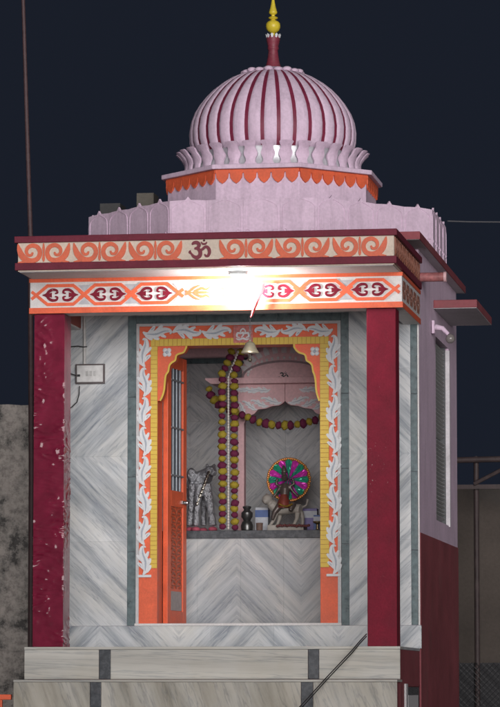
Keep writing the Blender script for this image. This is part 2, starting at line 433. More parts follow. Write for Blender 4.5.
def granite(xa, xb, seams):
    for r in range(len(seams) - 1):
        put('granite_strip', MB().box(xa + .0006, xb - .0006, YF - .0215, YF - .0005, seams[r] + .001, seams[r + 1] - .001).mesh('strip'), GRAN, wall, bevel=.002)
granite(GL0, GL1, [.178, .9, 1.6, 2.1, az(331, YF)]); granite(GR0, GR1, [.178, .75, 1.35, 1.95, az(326, YF)])
put('marble_tile', MB().box(GL0, GL1 - .0006, YF - .0165, YF - .0005, az(331, YF) + .001, 2.87).mesh('tile'), M_WALL, wall)
put('marble_tile', MB().box(GR0 + .0006, GR1, YF - .0165, YF - .0005, az(326, YF) + .001, 2.87).mesh('tile'), M_WALL, wall)
put('corner_bead', MB().box(GR1 + .0005, XW + .001, YF - .016, YF - .0005, .178, 2.87).mesh('bead'), OFFW, wall, bevel=.002)
ZFT = az(314.5, YF); ZFT2 = az(322.5, YF)
granite(FL0, FL1, [.178, .75, 1.33, az(396, YF), ZFT]); granite(FR0, FR1, [.178, .8, 1.38, 1.96, ZFT])
for a, b in ((FL1, -.35), (-.35, .28), (.28, FR0)):
    put('granite_strip', MB().box(a + .0006, b - .0006, YF - .0215, YF - .0005, ZFT2, ZFT - .001).mesh('strip'), GRAN, wall, bevel=.002)

# ---- door surround: pale bead, orange field, white acanthus reliefs, yellow beads, cusped arch
YD = YF - .022
fl, fr = FL1 + .001, FR0 - .001
ol, orr = ax(139.7, YF), ax(338, YF)                    # orange field
zo = az(325.5, YF)
yl0, yl1 = ax(151, YF), ax(158, YF)                     # yellow bead strip
yr0, yr1 = ax(320.5, YF), ax(329.5, YF)
zy0, zy1 = az(345.5, YF), az(338.2, YF)
ds = put('door_surround', MB().box(ol, yl1, YF - .02, YF + .19, .178, zo).box(yr0, orr, YF - .02, YF + .19, .178, zo).box(yl1, yr0, YF - .02, YF + .19, zy0, zo).mesh('door_surround'), ORANGE, T, bevel=.002)
put('pale_edging', MB().box(fl, ol, YF - .028, YF - .001, .178, zo).box(orr, fr, YF - .028, YF - .001, .178, zo).box(fl, fr, YF - .0285, YF - .001, zo, ZFT2 - .001).mesh('edging'), SOFFIT, ds, bevel=.002)
put('threshold', MB().box(ol - .03, orr + .03, YF - .045, YF + .25, .1765, .196).mesh('threshold'), OFFW, T, bevel=.003)
ZB = az(568, YF)
bh = .0345
beadm = MB().box(-.5, .5, -.009, 0, -.5, .5).mesh('bead')
def beads_v(x0, x1, z0, z1):
    n = int((z1 - z0) / bh); h = (z1 - z0) / n
    for i in range(n):
        put('bead_tile', beadm, YELLOW, ds, ((x0 + x1) / 2, YF - .0205, z0 + (i + .5) * h), scale=(x1 - x0 - .004, 1, h - .004), bevel=0)
def beads_h(x0, x1, z0, z1):
    n = int((x1 - x0) / bh); h = (x1 - x0) / n
    for i in range(n):
        put('bead_tile', beadm, YELLOW, ds, (x0 + (i + .5) * h, YF - .0205, (z0 + z1) / 2), scale=(h - .004, 1, z1 - z0 - .004))
b1 = beads_v(yl0, yl1, ZB, zy0); beads_v(yr0, yr1, ZB, zy0); beads_h(yl0, yr1, zy0, zy1)
put('bead_backing', MB().box(yl0, yl1, YF - .024, YF - .0202, ZB, zy0).box(yr0, yr1, YF - .024, YF - .0202, ZB, zy0).box(yl0, yr1, YF - .024, YF - .0202, zy0, zy1).mesh('backing'),
    paint('ochre_backing', (.55, .30, .05), .5), ds)
# acanthus leaf, unit length along +z
def leaf_mesh():
    b = MB()
    b.ribbon([(-.02, -.04), (.07, .12), (.06, .40), (-.05, .68), (-.06, .88), (.0, .96), (.06, .92)], [.04, .16, .24, .20, .13, .08, .03], -.030, 0)
    b.ribbon([(.08, .06), (.17, .20), (.22, .30)], [.11, .13, .06], -.022, 0, n=4)
    b.ribbon([(.08, .28), (.17, .42), (.21, .54)], [.12, .13, .06], -.0225, 0, n=4)
    b.ribbon([(.02, .52), (.10, .66), (.15, .78)], [.12, .11, .05], -.0215, 0, n=4)
    b.ribbon([(.02, .18), (-.12, .32), (-.20, .38)], [.12, .12, .06], -.022, 0, n=4)
    b.ribbon([(-.02, .44), (-.15, .58), (-.22, .66)], [.12, .12, .06], -.0223, 0, n=4)
    b.ribbon([(.05, .10), (.06, .42), (-.03, .72), (-.03, .90)], [.015, .06, .045, .015], -.034, -.029, 1)
    b.ribbon([(.13, .16), (.175, .28)], [.03, .012], -.026, -.021, 1, n=3)
    b.ribbon([(-.08, .26), (-.15, .36)], [.03, .012], -.026, -.021, 1, n=3)
    b.ribbon([(.14, .42), (.175, .52)], [.03, .012], -.026, -.021, 1, n=3)
    return b.mesh('leaf', True)
LEAF = leaf_mesh()
def leaf(x, z, ln, ang, sx=1):
    o = put('acanthus_leaf', LEAF, [LEAFW, LEAFG], ds, (x, YF - .0202, z), rot=(0, ang, 0), scale=(sx * ln * 1.12, .55, ln))
nl = 8; zl0, zl1 = az(574, YF), az(336, YF)
for side, xm in ((-1, (ol + yl0) / 2), (1, (yr1 + orr) / 2)):
    st = (zl1 - zl0) / nl
    for i in range(nl):
        leaf(xm + .004 * side, zl0 + st * (i + .02), st * .95, 0, (-1 if i % 2 else 1))
    put('relief_foot', MB().box(-.055, .055, -.014, 0, -.02, .0).mesh('foot'), LEAFW, ds, (xm, YF - .0203, zl0 - .004), bevel=.003)
zt = (zy1 + zo) / 2
xs0, xs1 = ax(143, YF), ax(334, YF); xe0, xe1 = ax(232, YF), ax(255, YF)
nt_ = 3
for i in range(nt_):
    w = (xe0 - xs0) / nt_; leaf(xs0 + w * (i + .05), zt + .002, w * .95, R(90), -1 if i % 2 else 1)
    w = (xs1 - xe1) / nt_; leaf(xs1 - w * (i + .05), zt + .002, w * .95, R(-90), 1 if i % 2 else -1)
# emblem above the door
em = put('door_emblem', MB().box(xe0 + .012, xe1 - .012, YF - .030, YF - .0203, zy0 + .015, zo - .006).mesh('emblem'), paint('emblem_rose', (.62, .20, .18), .5, .3, 40), ds, bevel=.004)
exm, ezm = (xe0 + xe1) / 2, (zy0 + zo) / 2 + .004
b = MB()
b.ribbon([(-.018, .030), (0, .044), (.018, .030), (.014, .012), (-.014, .012), (-.018, .030)], [.010] * 6, -.006, 0, n=4)
b.ribbon([(-.002, .020), (.004, -.004), (-.012, -.022)], [.014, .012, .006], -.0075, 0, n=4)
for sx in (1, -1):
    b.ribbon([(.010, .006), (.040, .010), (.046, -.016), (.024, -.026)], [.012, .016, .013, .008], -.0065 - .0003 * sx, 0, n=4, sx=sx)
    b.ribbon([(.0, -.030), (.03, -.040), (.052, -.032)], [.016, .013, .006], -.0055 - .0003 * sx, 0, n=4, sx=sx)
put('emblem_figure', b.mesh('emblem_figure'), LEAFW, ds, (exm, YF - .0302, ezm))
# spandrels of the cusped arch
def cusp(side):
    if side < 0:
        pts = [(187, 345), (186.5, 348), (184, 352.5), (179, 354.2), (176.6, 356.2), (175.6, 360.5), (172, 363), (169.8, 366), (168.7, 371.5), (166.3, 375.5), (165.4, 382), (164.6, 390), (163, 396), (160.5, 401)]
        e0 = yl1
    else:
        pts = [(294.5, 345), (295, 348), (299, 352.5), (304, 354.2), (306, 356.2), (307, 360.5), (310.5, 363), (312.6, 366), (313.4, 371.5), (315, 375.5), (316, 382), (316.6, 390), (318, 396), (319.8, 401)]
        e0 = yr0
    q = [(at(a, b, YF).x, at(a, b, YF).z) for a, b in pts]
    q[0] = (q[0][0], zy0)
    # thick slab between the arch line and the jamb, built as strips so that it stays valid
    b = MB()
    for i in range(len(q) - 1):
        (xa, za), (xb, zb) = q[i], q[i + 1]
        b.prism([(e0, za), (xa, za), (xb, zb), (e0, zb)] if side < 0 else [(xa, za), (e0, za), (e0, zb), (xb, zb)], YF - .014, YF + .10)
    o = put('arch_spandrel', b.mesh('spandrel'), ORANGE, ds)
    b = MB(); b.ribbon(q, [.014] * len(q), YF - .024, YF - .012, n=4)
    put('arch_edging', b.mesh('edging', True), YELLOW, ds)
    fx, fz = (at(167.3, 352.5, YF).x, at(167.3, 352.5, YF).z) if side < 0 else (at(315, 351.5, YF).x, at(315, 351.5, YF).z)
    b = MB()
    for k in range(4):
        a = R(45 + 90 * k); b.ball((.018 * math.cos(a), 0, .018 * math.sin(a)), (.0165, .010, .0165), 12, 6)
    b.ball((0, -.006, 0), (.011, .008, .011), 10, 6, 1)
    put('spandrel_flower', b.mesh('flower', True), [LEAFW, LEAFG], ds, (fx, YF - .014, fz), rot=(0, 0, 0), scale=(1.2, 1, 1.2))
cusp(-1); cusp(1)
# door leaf, swung inwards at the left jamb
hx0, hy0 = yl1 + .02, YF + .21
LW = .50; LA = R(83)
leafo = thing('tmp', 'x', 'x', (0, 0, 0)); bpy.data.objects.remove(leafo)
dl = MB()
zb, ztp = .20, DZT - .05
z_mid0, z_mid1 = az(507, YF + .5), az(491, YF + .5)
for d in ((0, .09, zb, ztp), (LW - .09, LW, zb, ztp), (.09, LW - .09, zb, zb + .10), (.09, LW - .09, ztp - .10, ztp), (.09, LW - .09, z_mid0, z_mid1)):
    dl.box(d[0], d[1], -.02, .02, d[2], d[3])
door = put('door_leaf', dl.mesh('door_leaf'), ORANGE, T, (hx0, hy0, 0), rot=(0, 0, LA), bevel=.004)
def dchild(name, me, mat, loc=(0, 0, 0), **k):
    o = bpy.data.objects.new(name, me); COL.objects.link(o); o.parent = door; o.location = loc
    if not me.materials: me.materials.append(mat)
    o['_w'] = (0, 0, 0); return o
dchild('door_panel', MB().box(.0905, LW - .0905, -.008, .008, zb + .1005, z_mid0 - .0005).mesh('panel'), ORANGE)
CARV = MB().ribbon([(-.075, -.02), (-.04, .03), (.04, .026), (.05, -.012), (.0, -.02)], [.010, .018, .018, .014, .008], -.006, 0, n=4).ribbon([(-.06, .0), (0, .0), (.03, .006)], [.006, .012, .004], -.005, 0, n=3).mesh('carving')
BARM = simple('bar_grey', (.26, .29, .32), .45, .3)
CARM = paint('carving_rust', (.40, .10, .05), .5, .2, 30)
for i in range(11):
    for j in range(2):
        o = dchild('door_carving', CARV, CARM, (.175 + j * (LW - .35), -.0085, zb + .30 + i * .062)); o.scale = (1 if j else -1, 1, 1)
dchild('kick_plate', MB().box(.10, LW - .10, -.012, -.0085, zb + .105, zb + .255).mesh('kick'), simple('dull_tin', (.42, .37, .36), .5, .3))
glassm = simple('bluish_glass', (.12, .15, .18), .35, 0.0, spec=.4)
dchild('door_glass', MB().box(.0905, LW - .0905, -.004, .004, z_mid1 + .0005, ztp - .1005).mesh('glass'), glassm)
for i in range(3):
    zz = z_mid1 + .12 + (ztp - z_mid1 - .2) * i / 2.3
    dchild('guard_bar', MB().tube([(.085, -.016, zz), (LW - .085, -.016, zz)], .008, 8).mesh('bar', True), BARM)
for i in range(3):
    xx = .16 + i * .09
    dchild('guard_bar', MB().tube([(xx, -.012, z_mid1 + .001), (xx, -.012, ztp - .101)], .006, 8).mesh('bar', True), BARM)
dchild('latch', MB().box(LW - .14, LW - .02, -.032, -.0205, z_mid0 + .03, z_mid0 + .055).ball((LW - .045, -.038, z_mid0 + .043), .02).mesh('latch', True), STEEL)
# ---- columns
for s in (-1, 1):
    xa, xb = (-1.362, -1.148) if s < 0 else (1.128, 1.345)
    c = bx('column', (xa, xb, .0, .215, .0005, 2.483), MAROON, T, .006)
    if s < 0:
        # crinkled shrink-wrap plastic round the column
        NZ, NS_ = 330, 26
        per = [(-1.369, -.007), (-1.140, -.007), (-1.140, .222), (-1.369, .222)]
        vs = []; fs = []; NT = 4 * NS_
        for j in range(NZ + 1):
            z = .004 + 2.474 * j / NZ
            for i in range(NT):
                e_, t = divmod(i, NS_); t /= NS_
                (x0_, y0_), (x1_, y1_) = per[e_], per[(e_ + 1) % 4]
                x = x0_ + (x1_ - x0_) * t; y = y0_ + (y1_ - y0_) * t
                nx, ny = ((0, -1), (1, 0), (0, 1), (-1, 0))[e_]
                wv = Vector((x * 8, y * 8, z * 24)) + noise.noise_vector(Vector((x * 3, y * 3, z * 4))) * 1.6
                rid = 1 - abs(noise.noise(wv)) * 2.2                      # sharp creases
                msk = min(1, max(0, noise.noise(Vector((x * 4 + 5, y * 4, z * 3.1))) * 1.6 + .40))
                d = max(0, rid) ** 3 * .0085 * msk + noise.noise(Vector((x * 22, y * 22, z * 50))) * .0021 * msk
                vs.append((x + nx * d, y + ny * d, z))
        for j in range(NZ):
            for i in range(NT):
                a, b_ = j * NT + i, j * NT + (i + 1) % NT
                fs.append((a, b_, b_ + NT, a + NT))
        put('plastic_wrap', MB().add(vs, fs).mesh('plastic_wrap', True, False), WRAP, c)
# ---- lower frieze beam
XL, YL, ZL0, ZL1 = 1.397, -.04, 2.484, 2.7445
beam = put('frieze_beam', MB().box(-XL, XL, YL, .20, ZL0, ZL1).box(-XL, -XL + .13, .2005, YF - .02, ZL0, ZL1).box(XL - .13, XL, .2005, YF - .02, ZL0, ZL1).mesh('frieze_beam'), OFFW, T, bevel=.003)
put('inner_beam_paint', MB().box(-XL + .1305, -XL + .134, .2, YF - .025, ZL0 + .012, ZL1).mesh('p'), paint('brick_red', (.36, .075, .055), .6), beam)
HF = ZL1 - ZL0
for side in (0, 1, -1):
    # orange border stripes on the front and both flanks
    if side == 0:
        d = [(-XL, XL, YL - .006, YL - .0005)]
    elif side == 1:
        d = [(XL + .0005, XL + .006, YL - .006, YF - .022)]
    else:
        d = [(-XL - .006, -XL - .0005, YL - .006, YF - .022)]
    for q in d:
        bx('frieze_border', (*q, ZL0 - .003, ZL0 + .040), ORANGE, beam, .001); bx('frieze_border', (*q, ZL1 - .030, ZL1 - .001), ORANGE, beam, .001)
K = .00189
def frieze_unit():
    """orange hexagon with two maroon spade hearts, in K-scaled photo units, centre at the origin"""
    h = MB(); q = 92
    for sz in (1, -1):
        h.ribbon([(-q - 24, -15 * sz), (-52, 37 * sz), (52, 37 * sz), (q + 24, -15 * sz)], [12, 13.5, 13.5, 12], -.005 - .0006 * sz, 0, n=1, k=K)
    hx_ = h.mesh('hex')
    s = MB()
    for sx in (1, -1):
        for sz in (1, -1):
            s.ribbon([(-72, 0), (-56, 4 * sz), (-46, 14 * sz), (-32, 21 * sz), (-16, 19 * sz), (-12, 9 * sz), (-22, 6 * sz)], [2, 8, 11, 11, 9, 8, 5], -.006 - .0005 * sz, 0, n=4, sx=sx, k=K)
        s.ribbon([(-56, 0), (-34, 0)], [8, 20], -.0072, 0, n=3, sx=sx, k=K)
    return hx_, s.mesh('hearts')
HEX, HEARTS = frieze_unit(); HEARTS2 = HEARTS.copy()
SBR = paint('frieze_shaded_brown', (.20, .085, .06), .5)  # hearts on the flanks: their shade is put into this browner colour
g = simple('frieze_grey', (.42, .42, .45), .6)
def frieze_at(x, y, rz, sc=1.0):
    frieze_at.k = getattr(frieze_at, 'k', 0) + 1; y -= .0004 * (frieze_at.k % 2)
    z = (ZL0 + ZL1) / 2 + .004
    for nm, me, mt in (('frieze_hexagon', HEX, ORANGE), ('frieze_hearts', HEARTS, MAROON)):
        put(nm, me, mt, beam, (x, y, z), rz, scale=(sc, 1, 1))
xc = [ax(p, YL, 290) for p in (60.5, 108, 154.5, 276, 323, 370)]
for x in xc: frieze_at(x, YL - .0005, 0, 1.0)
tri = MB().prism([(-24 * K, 38 * K), (24 * K, 38 * K), (3 * K, 14 * K), (-3 * K, 14 * K)], -.003, 0).mesh('triangle')
for x in [ax(p, YL, 290) for p in (84.3, 131.3, 178.6, 252, 299.6, 346.6)]:
    for sz in (1, -1): put('frieze_triangle', tri, g, beam, (x, YL - .0005, (ZL0 + ZL1) / 2 + .004), scale=(1, 1, sz))
# centre cell: orange lotus flames facing the middle
for sx in (1, -1):
    b = MB()
    for zz, w in ((0, 8), (18, 9), (-18, 9)):
        b.ribbon([(-84, zz * .2), (-52, zz * .9), (-36, zz * .62), (-18, zz * 1.25)], [8, 11, 9, 1], -.006 - .0002 * zz / 18, 0, n=4, sx=sx, k=K)
    b.ribbon([(-118, 8), (-108, 0), (-82, -20), (-60, -28)], [9, 9, 9, 3], -.0055, 0, n=4, sx=sx, k=K)
    b.ribbon([(-118, -8), (-108, 0), (-82, 20), (-60, 28)], [9, 9, 9, 3], -.0058, 0, n=4, sx=sx, k=K)
    b.ribbon([(-108, 0), (-80, 0)], [6, 6], -.0050, 0, n=2, sx=sx, k=K)
    put('lotus_flames', b.mesh('flames'), ORANGE, beam, (ax(215.2, YL, 290), YL - .0005, (ZL0 + ZL1) / 2 + .004))
for i in range(5):
    for s_ in (1, -1):
        put('frieze_hearts', HEARTS2, SBR, beam, (s_ * (XL + .0005), .08 + i * .235, (ZL0 + ZL1) / 2 + .004), R(90) * s_, scale=(.75, 1, 1.35))
# ---- upper cornice slab
XU, YU, ZU0, ZU1 = 1.410, -.50, 2.757, 3.004
corn = put('porch_cornice', MB().box(-XU + .02, XU - .02, YU + .02, YF - .005, ZU0 - .012, ZU1 - .004).mesh('cornice'), CREAM, T, bevel=.002)
put('cornice_soffit', MB().box(-XU + .03, XU - .03, YU + .03, YF - .02, ZU0 - .016, ZU0 - .0125).mesh('soffit'), SOFFIT, corn)
for z0, z1, o in ((ZU0, ZU0 + .050, .012), (ZU1 - .048, ZU1, .016)):
    put('cornice_band', MB().box(-XU - o + .012, XU + o - .012, YU - o + .012, YF - .006, z0 - (.004 if o < .014 else 0), z1).mesh('band'), MAROONB, corn, bevel=.004)
def scroll_unit(thin=1.0):
    b = MB()
    for sx in (1, -1):
        b.ribbon([(-102, 37), (-97, 16), (-88, -6), (-71, -24), (-47, -30), (-24, -22), (-14, 1), (-24, 23), (-46, 30), (-64, 20), (-68, 4), (-60, -8), (-48, -7), (-43, 3)],
                 [thin * q_ for q_ in (2, 17, 24, 24, 19, 18, 17, 17, 16, 14, 12, 11, 10, 6)], -.009, 0, n=5, sx=sx, k=K)
        b.ribbon([(-70, -30), (-88, -35), (-103, -36)], [12, 8, 1], -.0085, 0, n=3, sx=sx, k=K)
    b.ribbon([(0, 38), (0, 18), (0, 2), (0, -22), (0, -34)], [3, 10, 5, 11, 3], -.009, 0, n=4, k=K)
    return b.mesh('scroll', False)
SCR = scroll_unit(); SCR2 = scroll_unit(.5)
SBR = paint('scroll_shaded_brown', (.26, .10, .065), .5)  # dark flank version of the scroll orange, shade painted into it
zc = (ZU0 + .046 + ZU1 - .048) / 2
SOR = paint('scroll_orange', (.70, .140, .065), .5, .14, 9.0, 80, .2, (.40, .09, .05), .35)
for p in (43.2, 99.2, 155, 245.8, 302.2, 359.6):
    put('scroll_motif', SCR, SOR, corn, (ax(p, YU, 248), YU + .0195, zc))
for i in range(7):
    for sx_ in (1, -1): put('scroll_motif', SCR2, SBR, corn, (sx_ * (XU - .0195), YU + .15 + i * .235, zc), R(90) * sx_, scale=(.56, 1, 1))
# the Om sign, drawn as brush strokes
def om_mesh(b, k, y0, y1, fat=1.0):
    y = [y0]
    def st(p, w):
        y[0] -= .0003; b.ribbon(p, [q_ * fat for q_ in w], y[0], y1, n=6, k=k)
    st([(-78, 52), (-60, 66), (-34, 68), (-16, 52), (-22, 30), (-48, 16)], [10, 22, 24, 24, 22, 10])
    st([(-56, 18), (-26, 14), (-6, -10), (-8, -44), (-32, -62), (-62, -52), (-84, -26)], [12, 22, 26, 26, 26, 20, 10])
    st([(-84, -26), (-96, -14), (-90, 2)], [12, 18, 4])
    st([(-10, -2), (16, 10), (34, 26), (56, 28), (72, 8), (76, -22), (64, -48), (46, -50), (34, -34)], [14, 17, 18, 20, 22, 20, 18, 14, 8])
    st([(2, 74), (18, 56), (40, 56), (54, 72)], [5, 13, 13, 5])
    st([(27, 80), (29, 86), (31, 80)], [11, 13, 11])
ob = MB(); om_mesh(ob, .00084, -.008, 0, 1.3)
put('om_sign', ob.mesh('om'), paint('om_maroon', (.19, .020, .04), .5), corn, (ax(200.5, YU, 248), YU + .0195, zc - .004))

# ---- main roof slab and side canopy
roof = put('roof_slab', MB().box(-1.462, 1.462, .60, YB + .06, 3.068, 3.128).mesh('roof'), MAROOND, T, bevel=.004)
put('roof_soffit', MB().box(-1.455, 1.455, .607, YB + .053, 3.0662, 3.0675).mesh('soffit'), SOFFIT, roof)
can = put('window_canopy', MB().box(XW + .001, 1.735, 2.28, 3.62, az(308, 2.28, 440), az(300, 2.28, 440)).mesh('canopy'), MAROOND, T, bevel=.005)
cz0 = az(308, 2.28, 440)
put('canopy_soffit', MB().box(XW + .002, 1.732, 2.283, 3.617, cz0 - .004, cz0 - .0005).mesh('soffit'), SOFFIT, can)
# rainwater spout
sp_c = at(421, 276, YF + .02)
put('rain_spout', MB().tube([(XW - .01, YF + .10, sp_c.z + .0), (XW + .19, YF + .10, sp_c.z)], .036, 16).tube([(XW + .185, YF + .10, sp_c.z), (XW + .205, YF + .10, sp_c.z)], .040, 16, 1).mesh('spout', True), [paint('spout_rose', (.36, .13, .13), .5, .4, 26), PINKIN], T)
# ---- side window with louvres
win = put('side_window', MB().box(XW - .10, XW - .055, WY0, WY0 + .03, WZ0, WZ1).box(XW - .10, XW - .055, WY1 - .03, WY1, WZ0, WZ1).box(XW - .10, XW - .055, WY0 + .03, WY1 - .03, WZ0, WZ0 + .03).box(XW - .10, XW - .055, WY0 + .03, WY1 - .03, WZ1 - .03, WZ1)
          .box(XW - .12, XW - .102, WY0, WY1, WZ0, WZ1).mesh('side_window'), simple('window_dark', (.10, .11, .11), .5), T)
NS = 44
sl = MB().add([(-.020, -.5, -.012), (.014, -.5, .012), (.014, .5, .012), (-.020, .5, -.012), (-.020, -.5, -.016), (.016, -.5, .008), (.016, .5, .008), (-.020, .5, -.016)],
              [(0, 1, 2, 3), (7, 6, 5, 4), (0, 4, 5, 1), (3, 2, 6, 7), (1, 5, 6, 2), (0, 3, 7, 4)]).mesh('slat')
SLM = simple('slat_grey', (.48, .49, .48), .5)
for i in range(NS):
    if i in (20,): continue
    put('louvre_slat', sl, SLM, win, (XW - .042, (WY0 + WY1) / 2 - .045, WZ0 + .03 + (WZ1 - WZ0 - .06) * (i + .5) / NS), scale=(1, WY1 - WY0 - .10, 1), rot=(random.uniform(-.006, .006), 0, 0))
bx('window_stile', (XW - .10, XW - .022, WY1 - .085, WY1 - .0505, WZ0, WZ1), simple('stile_dark', (.07, .075, .08), .5), win, 0)
bx('window_jamb', (XW - .055, XW + .012, WY1 - .05, WY1 + .0, WZ0 - .01, WZ1 - .02), paint('jamb_white', (.70, .67, .70), .6), win, .002)

# ---- parapet: octagon of panels with ogee crests
PZ0, PZ1 = 3.13, 3.535
oct_ = [(-.585, 1.30), (.585, 1.30), (1.398, 2.10), (1.398, 3.20), (.585, 4.02), (-.585, 4.02), (-1.398, 3.20), (-1.398, 2.10)]
def panel_mesh(w):
    """one parapet panel, x 0..w, facing -y; bracket-shaped crest, raised arch outline and little volutes"""
    H = PZ1 - PZ0 - .03; b = MB()
    pts = [(.0006, 0), (w - .0006, 0), (w - .0006, H - .004), (w * .80, H), (w * .58, H + .002), (w * .53, H + .018), (w * .5, H + .030), (w * .47, H + .018), (w * .42, H + .002), (w * .20, H), (.0006, H - .004)]
    b.prism(pts, 0, .016)
    q = .018
    b.ribbon([(w * .47, H - .004), (w * .30, H - .020), (q + .01, H - .055), (q, H - .12), (q, .10), (q + .004, .02)], [.003, .005, .006, .007, .007, .005], -.0045, .001, n=5)
    b.ribbon([(w * .53, H - .004), (w * .70, H - .020), (w - q - .01, H - .055), (w - q, H - .12), (w - q, .10), (w - q - .004, .02)], [.003, .005, .006, .007, .007, .005], -.0045, .001, n=5)
    for sx, o in ((1, 0), (-1, w)):
        b.ribbon([(o + sx * .016, .13), (o + sx * .045, .135), (o + sx * .055, .118), (o + sx * .042, .112)], [.005, .006, .006, .004], -.007, .001, n=4)
    return b.mesh('panel', False)
par = put('parapet', MB().zprism([(x * .955, 2.66 + (y - 2.66) * .955) for x, y in oct_], PZ0 - .001, PZ0 + .03).mesh('parapet_base'), PINK, T)
for e_ in range(8):
    a = Vector(oct_[e_]); b_ = Vector(oct_[(e_ + 1) % 8]); L = (b_ - a).length; n_ = 4
    me = panel_mesh(L / n_); ang = math.atan2(b_.y - a.y, b_.x - a.x)
    for i in range(n_):
        p = a + (b_ - a) * (i / n_)
        put('parapet_panel', me, PINK, par, (p.x, p.y, PZ0), ang)
bx('roof_stub', (ax(140.5, 3.9, 195), ax(157.5, 3.9, 195), 3.72, 3.95, 3.129, az(194, 3.9)), paint('stub_grey', (.17, .155, .13), .8), T)
bx('roof_stub', (ax(108, 3.95, 205), ax(128, 3.95, 205), 3.60, 3.85, 3.129, az(205.5, 3.9)), paint('stub_dark', (.06, .06, .06), .8), T)

# ---- drum, lambrequin, lotus ring, dome, finial
DC = (0.02, 2.70)
def octa(apo):
    r = apo / math.cos(R(22.5))
    return [(DC[0] + r * math.cos(R(22.5 + 45 * i)), DC[1] + r * math.sin(R(22.5 + 45 * i))) for i in range(8)]
def zd(py, apo=0.0): return az(py, DC[1] - apo, 272)
zc1, zc0 = zd(163.0, .86), zd(167.6, .86)      # coping top and bottom, on the front facet
drum = put('drum', MB().zprism(octa(.815), 3.13, zc0 - .0005).mesh('drum'), PINK, T, bevel=.004)
put('drum_coping', MB().zprism(octa(.865), zc0, zc1).mesh('coping'), PINK, drum, bevel=.006)
side = 2 * .817 * math.tan(R(22.5)); ns = 6
hb = zd(172, .82); ht = zd(182.5, .82)
def scallop_mesh(w):
    t0 = hb - zc0; t1 = ht - zc0
    pts = [(0, -.001), (0, t0 * .9), (.006, t0 * 1.1), (.010, t0 + (t1 - t0) * .45), (w * .28, t0 + (t1 - t0) * .80), (w * .5, t1), (w * .72, t0 + (t1 - t0) * .80), (w - .010, t0 + (t1 - t0) * .45), (w - .006, t0 * 1.1), (w, t0 * .9), (w, -.001)]
    return MB().prism(pts, -.016, 0).mesh('scallop')
SCM = scallop_mesh(side / ns)
LAMB = paint('lambrequin_orange', (.72, .125, .050), .6, .14, 9.0, 60, .2, (.30, .09, .06), .4)
for f in range(8):
    a = R(-90 + 45 * f); nx, ny = math.cos(a), math.sin(a); tx, ty = -ny, nx
    for i in range(ns):
        o = -side / 2 + i * side / ns
        put('scallop', SCM, LAMB, drum, (DC[0] + nx * .8155 + tx * o, DC[1] + ny * .8155 + ty * o, zc0 - .001), a + R(90))
# lotus ring
NLB = 32; zp0 = zc1; zp1 = zd(140.5, .74)
ring = put('lotus_ring', MB().lathe([(.715, 0), (.695, .05), (.690, .12), (.700, zp1 - zp0 - .03)], (DC[0], DC[1], zp0 + .0005), 64).mesh('ring', True), simple('mirror_silver', (.62, .63, .66), .38, .45), T)
def petal():
    H = zp1 - zp0; b = MB(); vs = []; n = 20; fs = []
    ws = [(0, .0685), (.06, .064), (.13, .047), (.22, .038), (.32, .040), (.44, .053), (.53, .0585), (.62, .053), (.72, .044), (.80, .043), (.88, .052), (.94, .059), (.98, .056), (1.0, .047)]
    def wv(t):
        for (a, wa), (c, wc) in zip(ws, ws[1:]):
            if a <= t <= c: return wa + (wc - wa) * (t - a) / (c - a)
    for i in range(n + 1):
        t = i / n; w = wv(t); r = .735 - .018 * math.sin(math.pi * t) + .055 * max(0, t - .45) ** 1.6 / .55 ** 1.6
        for j in range(5):
            u = (j / 4 * 2 - 1); bul = .010 * (1 - u * u)
            vs.append((u * w, -(r + bul - .012 * (t > .9) * 0), t * H))
    m = len(vs)
    vs += [(x * .98, y + .018, z) for x, y, z in vs]
    for i in range(n):
        for j in range(4):
            a = i * 5 + j; fs.append((a, a + 1, a + 6, a + 5)); fs.append((m + a, m + a + 5, m + a + 6, m + a + 1))
        fs.append((i * 5, i * 5 + 5, m + i * 5 + 5, m + i * 5)); fs.append((i * 5 + 4, m + i * 5 + 4, m + i * 5 + 9, i * 5 + 9))
    fs.append(tuple(range(n * 5, n * 5 + 5)) + tuple(range(m + n * 5 + 4, m + n * 5 - 1, -1)))
    fs.append(tuple(range(4, -1, -1)) + tuple(range(m, m + 5)))
    return b.add(vs, fs).mesh('petal', True)
PET = petal()
for i in range(NLB):
    put('lotus_petal', PET, PINK, ring, (DC[0], DC[1], zp0 + .001), 2 * math.pi * (i + .5) / NLB)
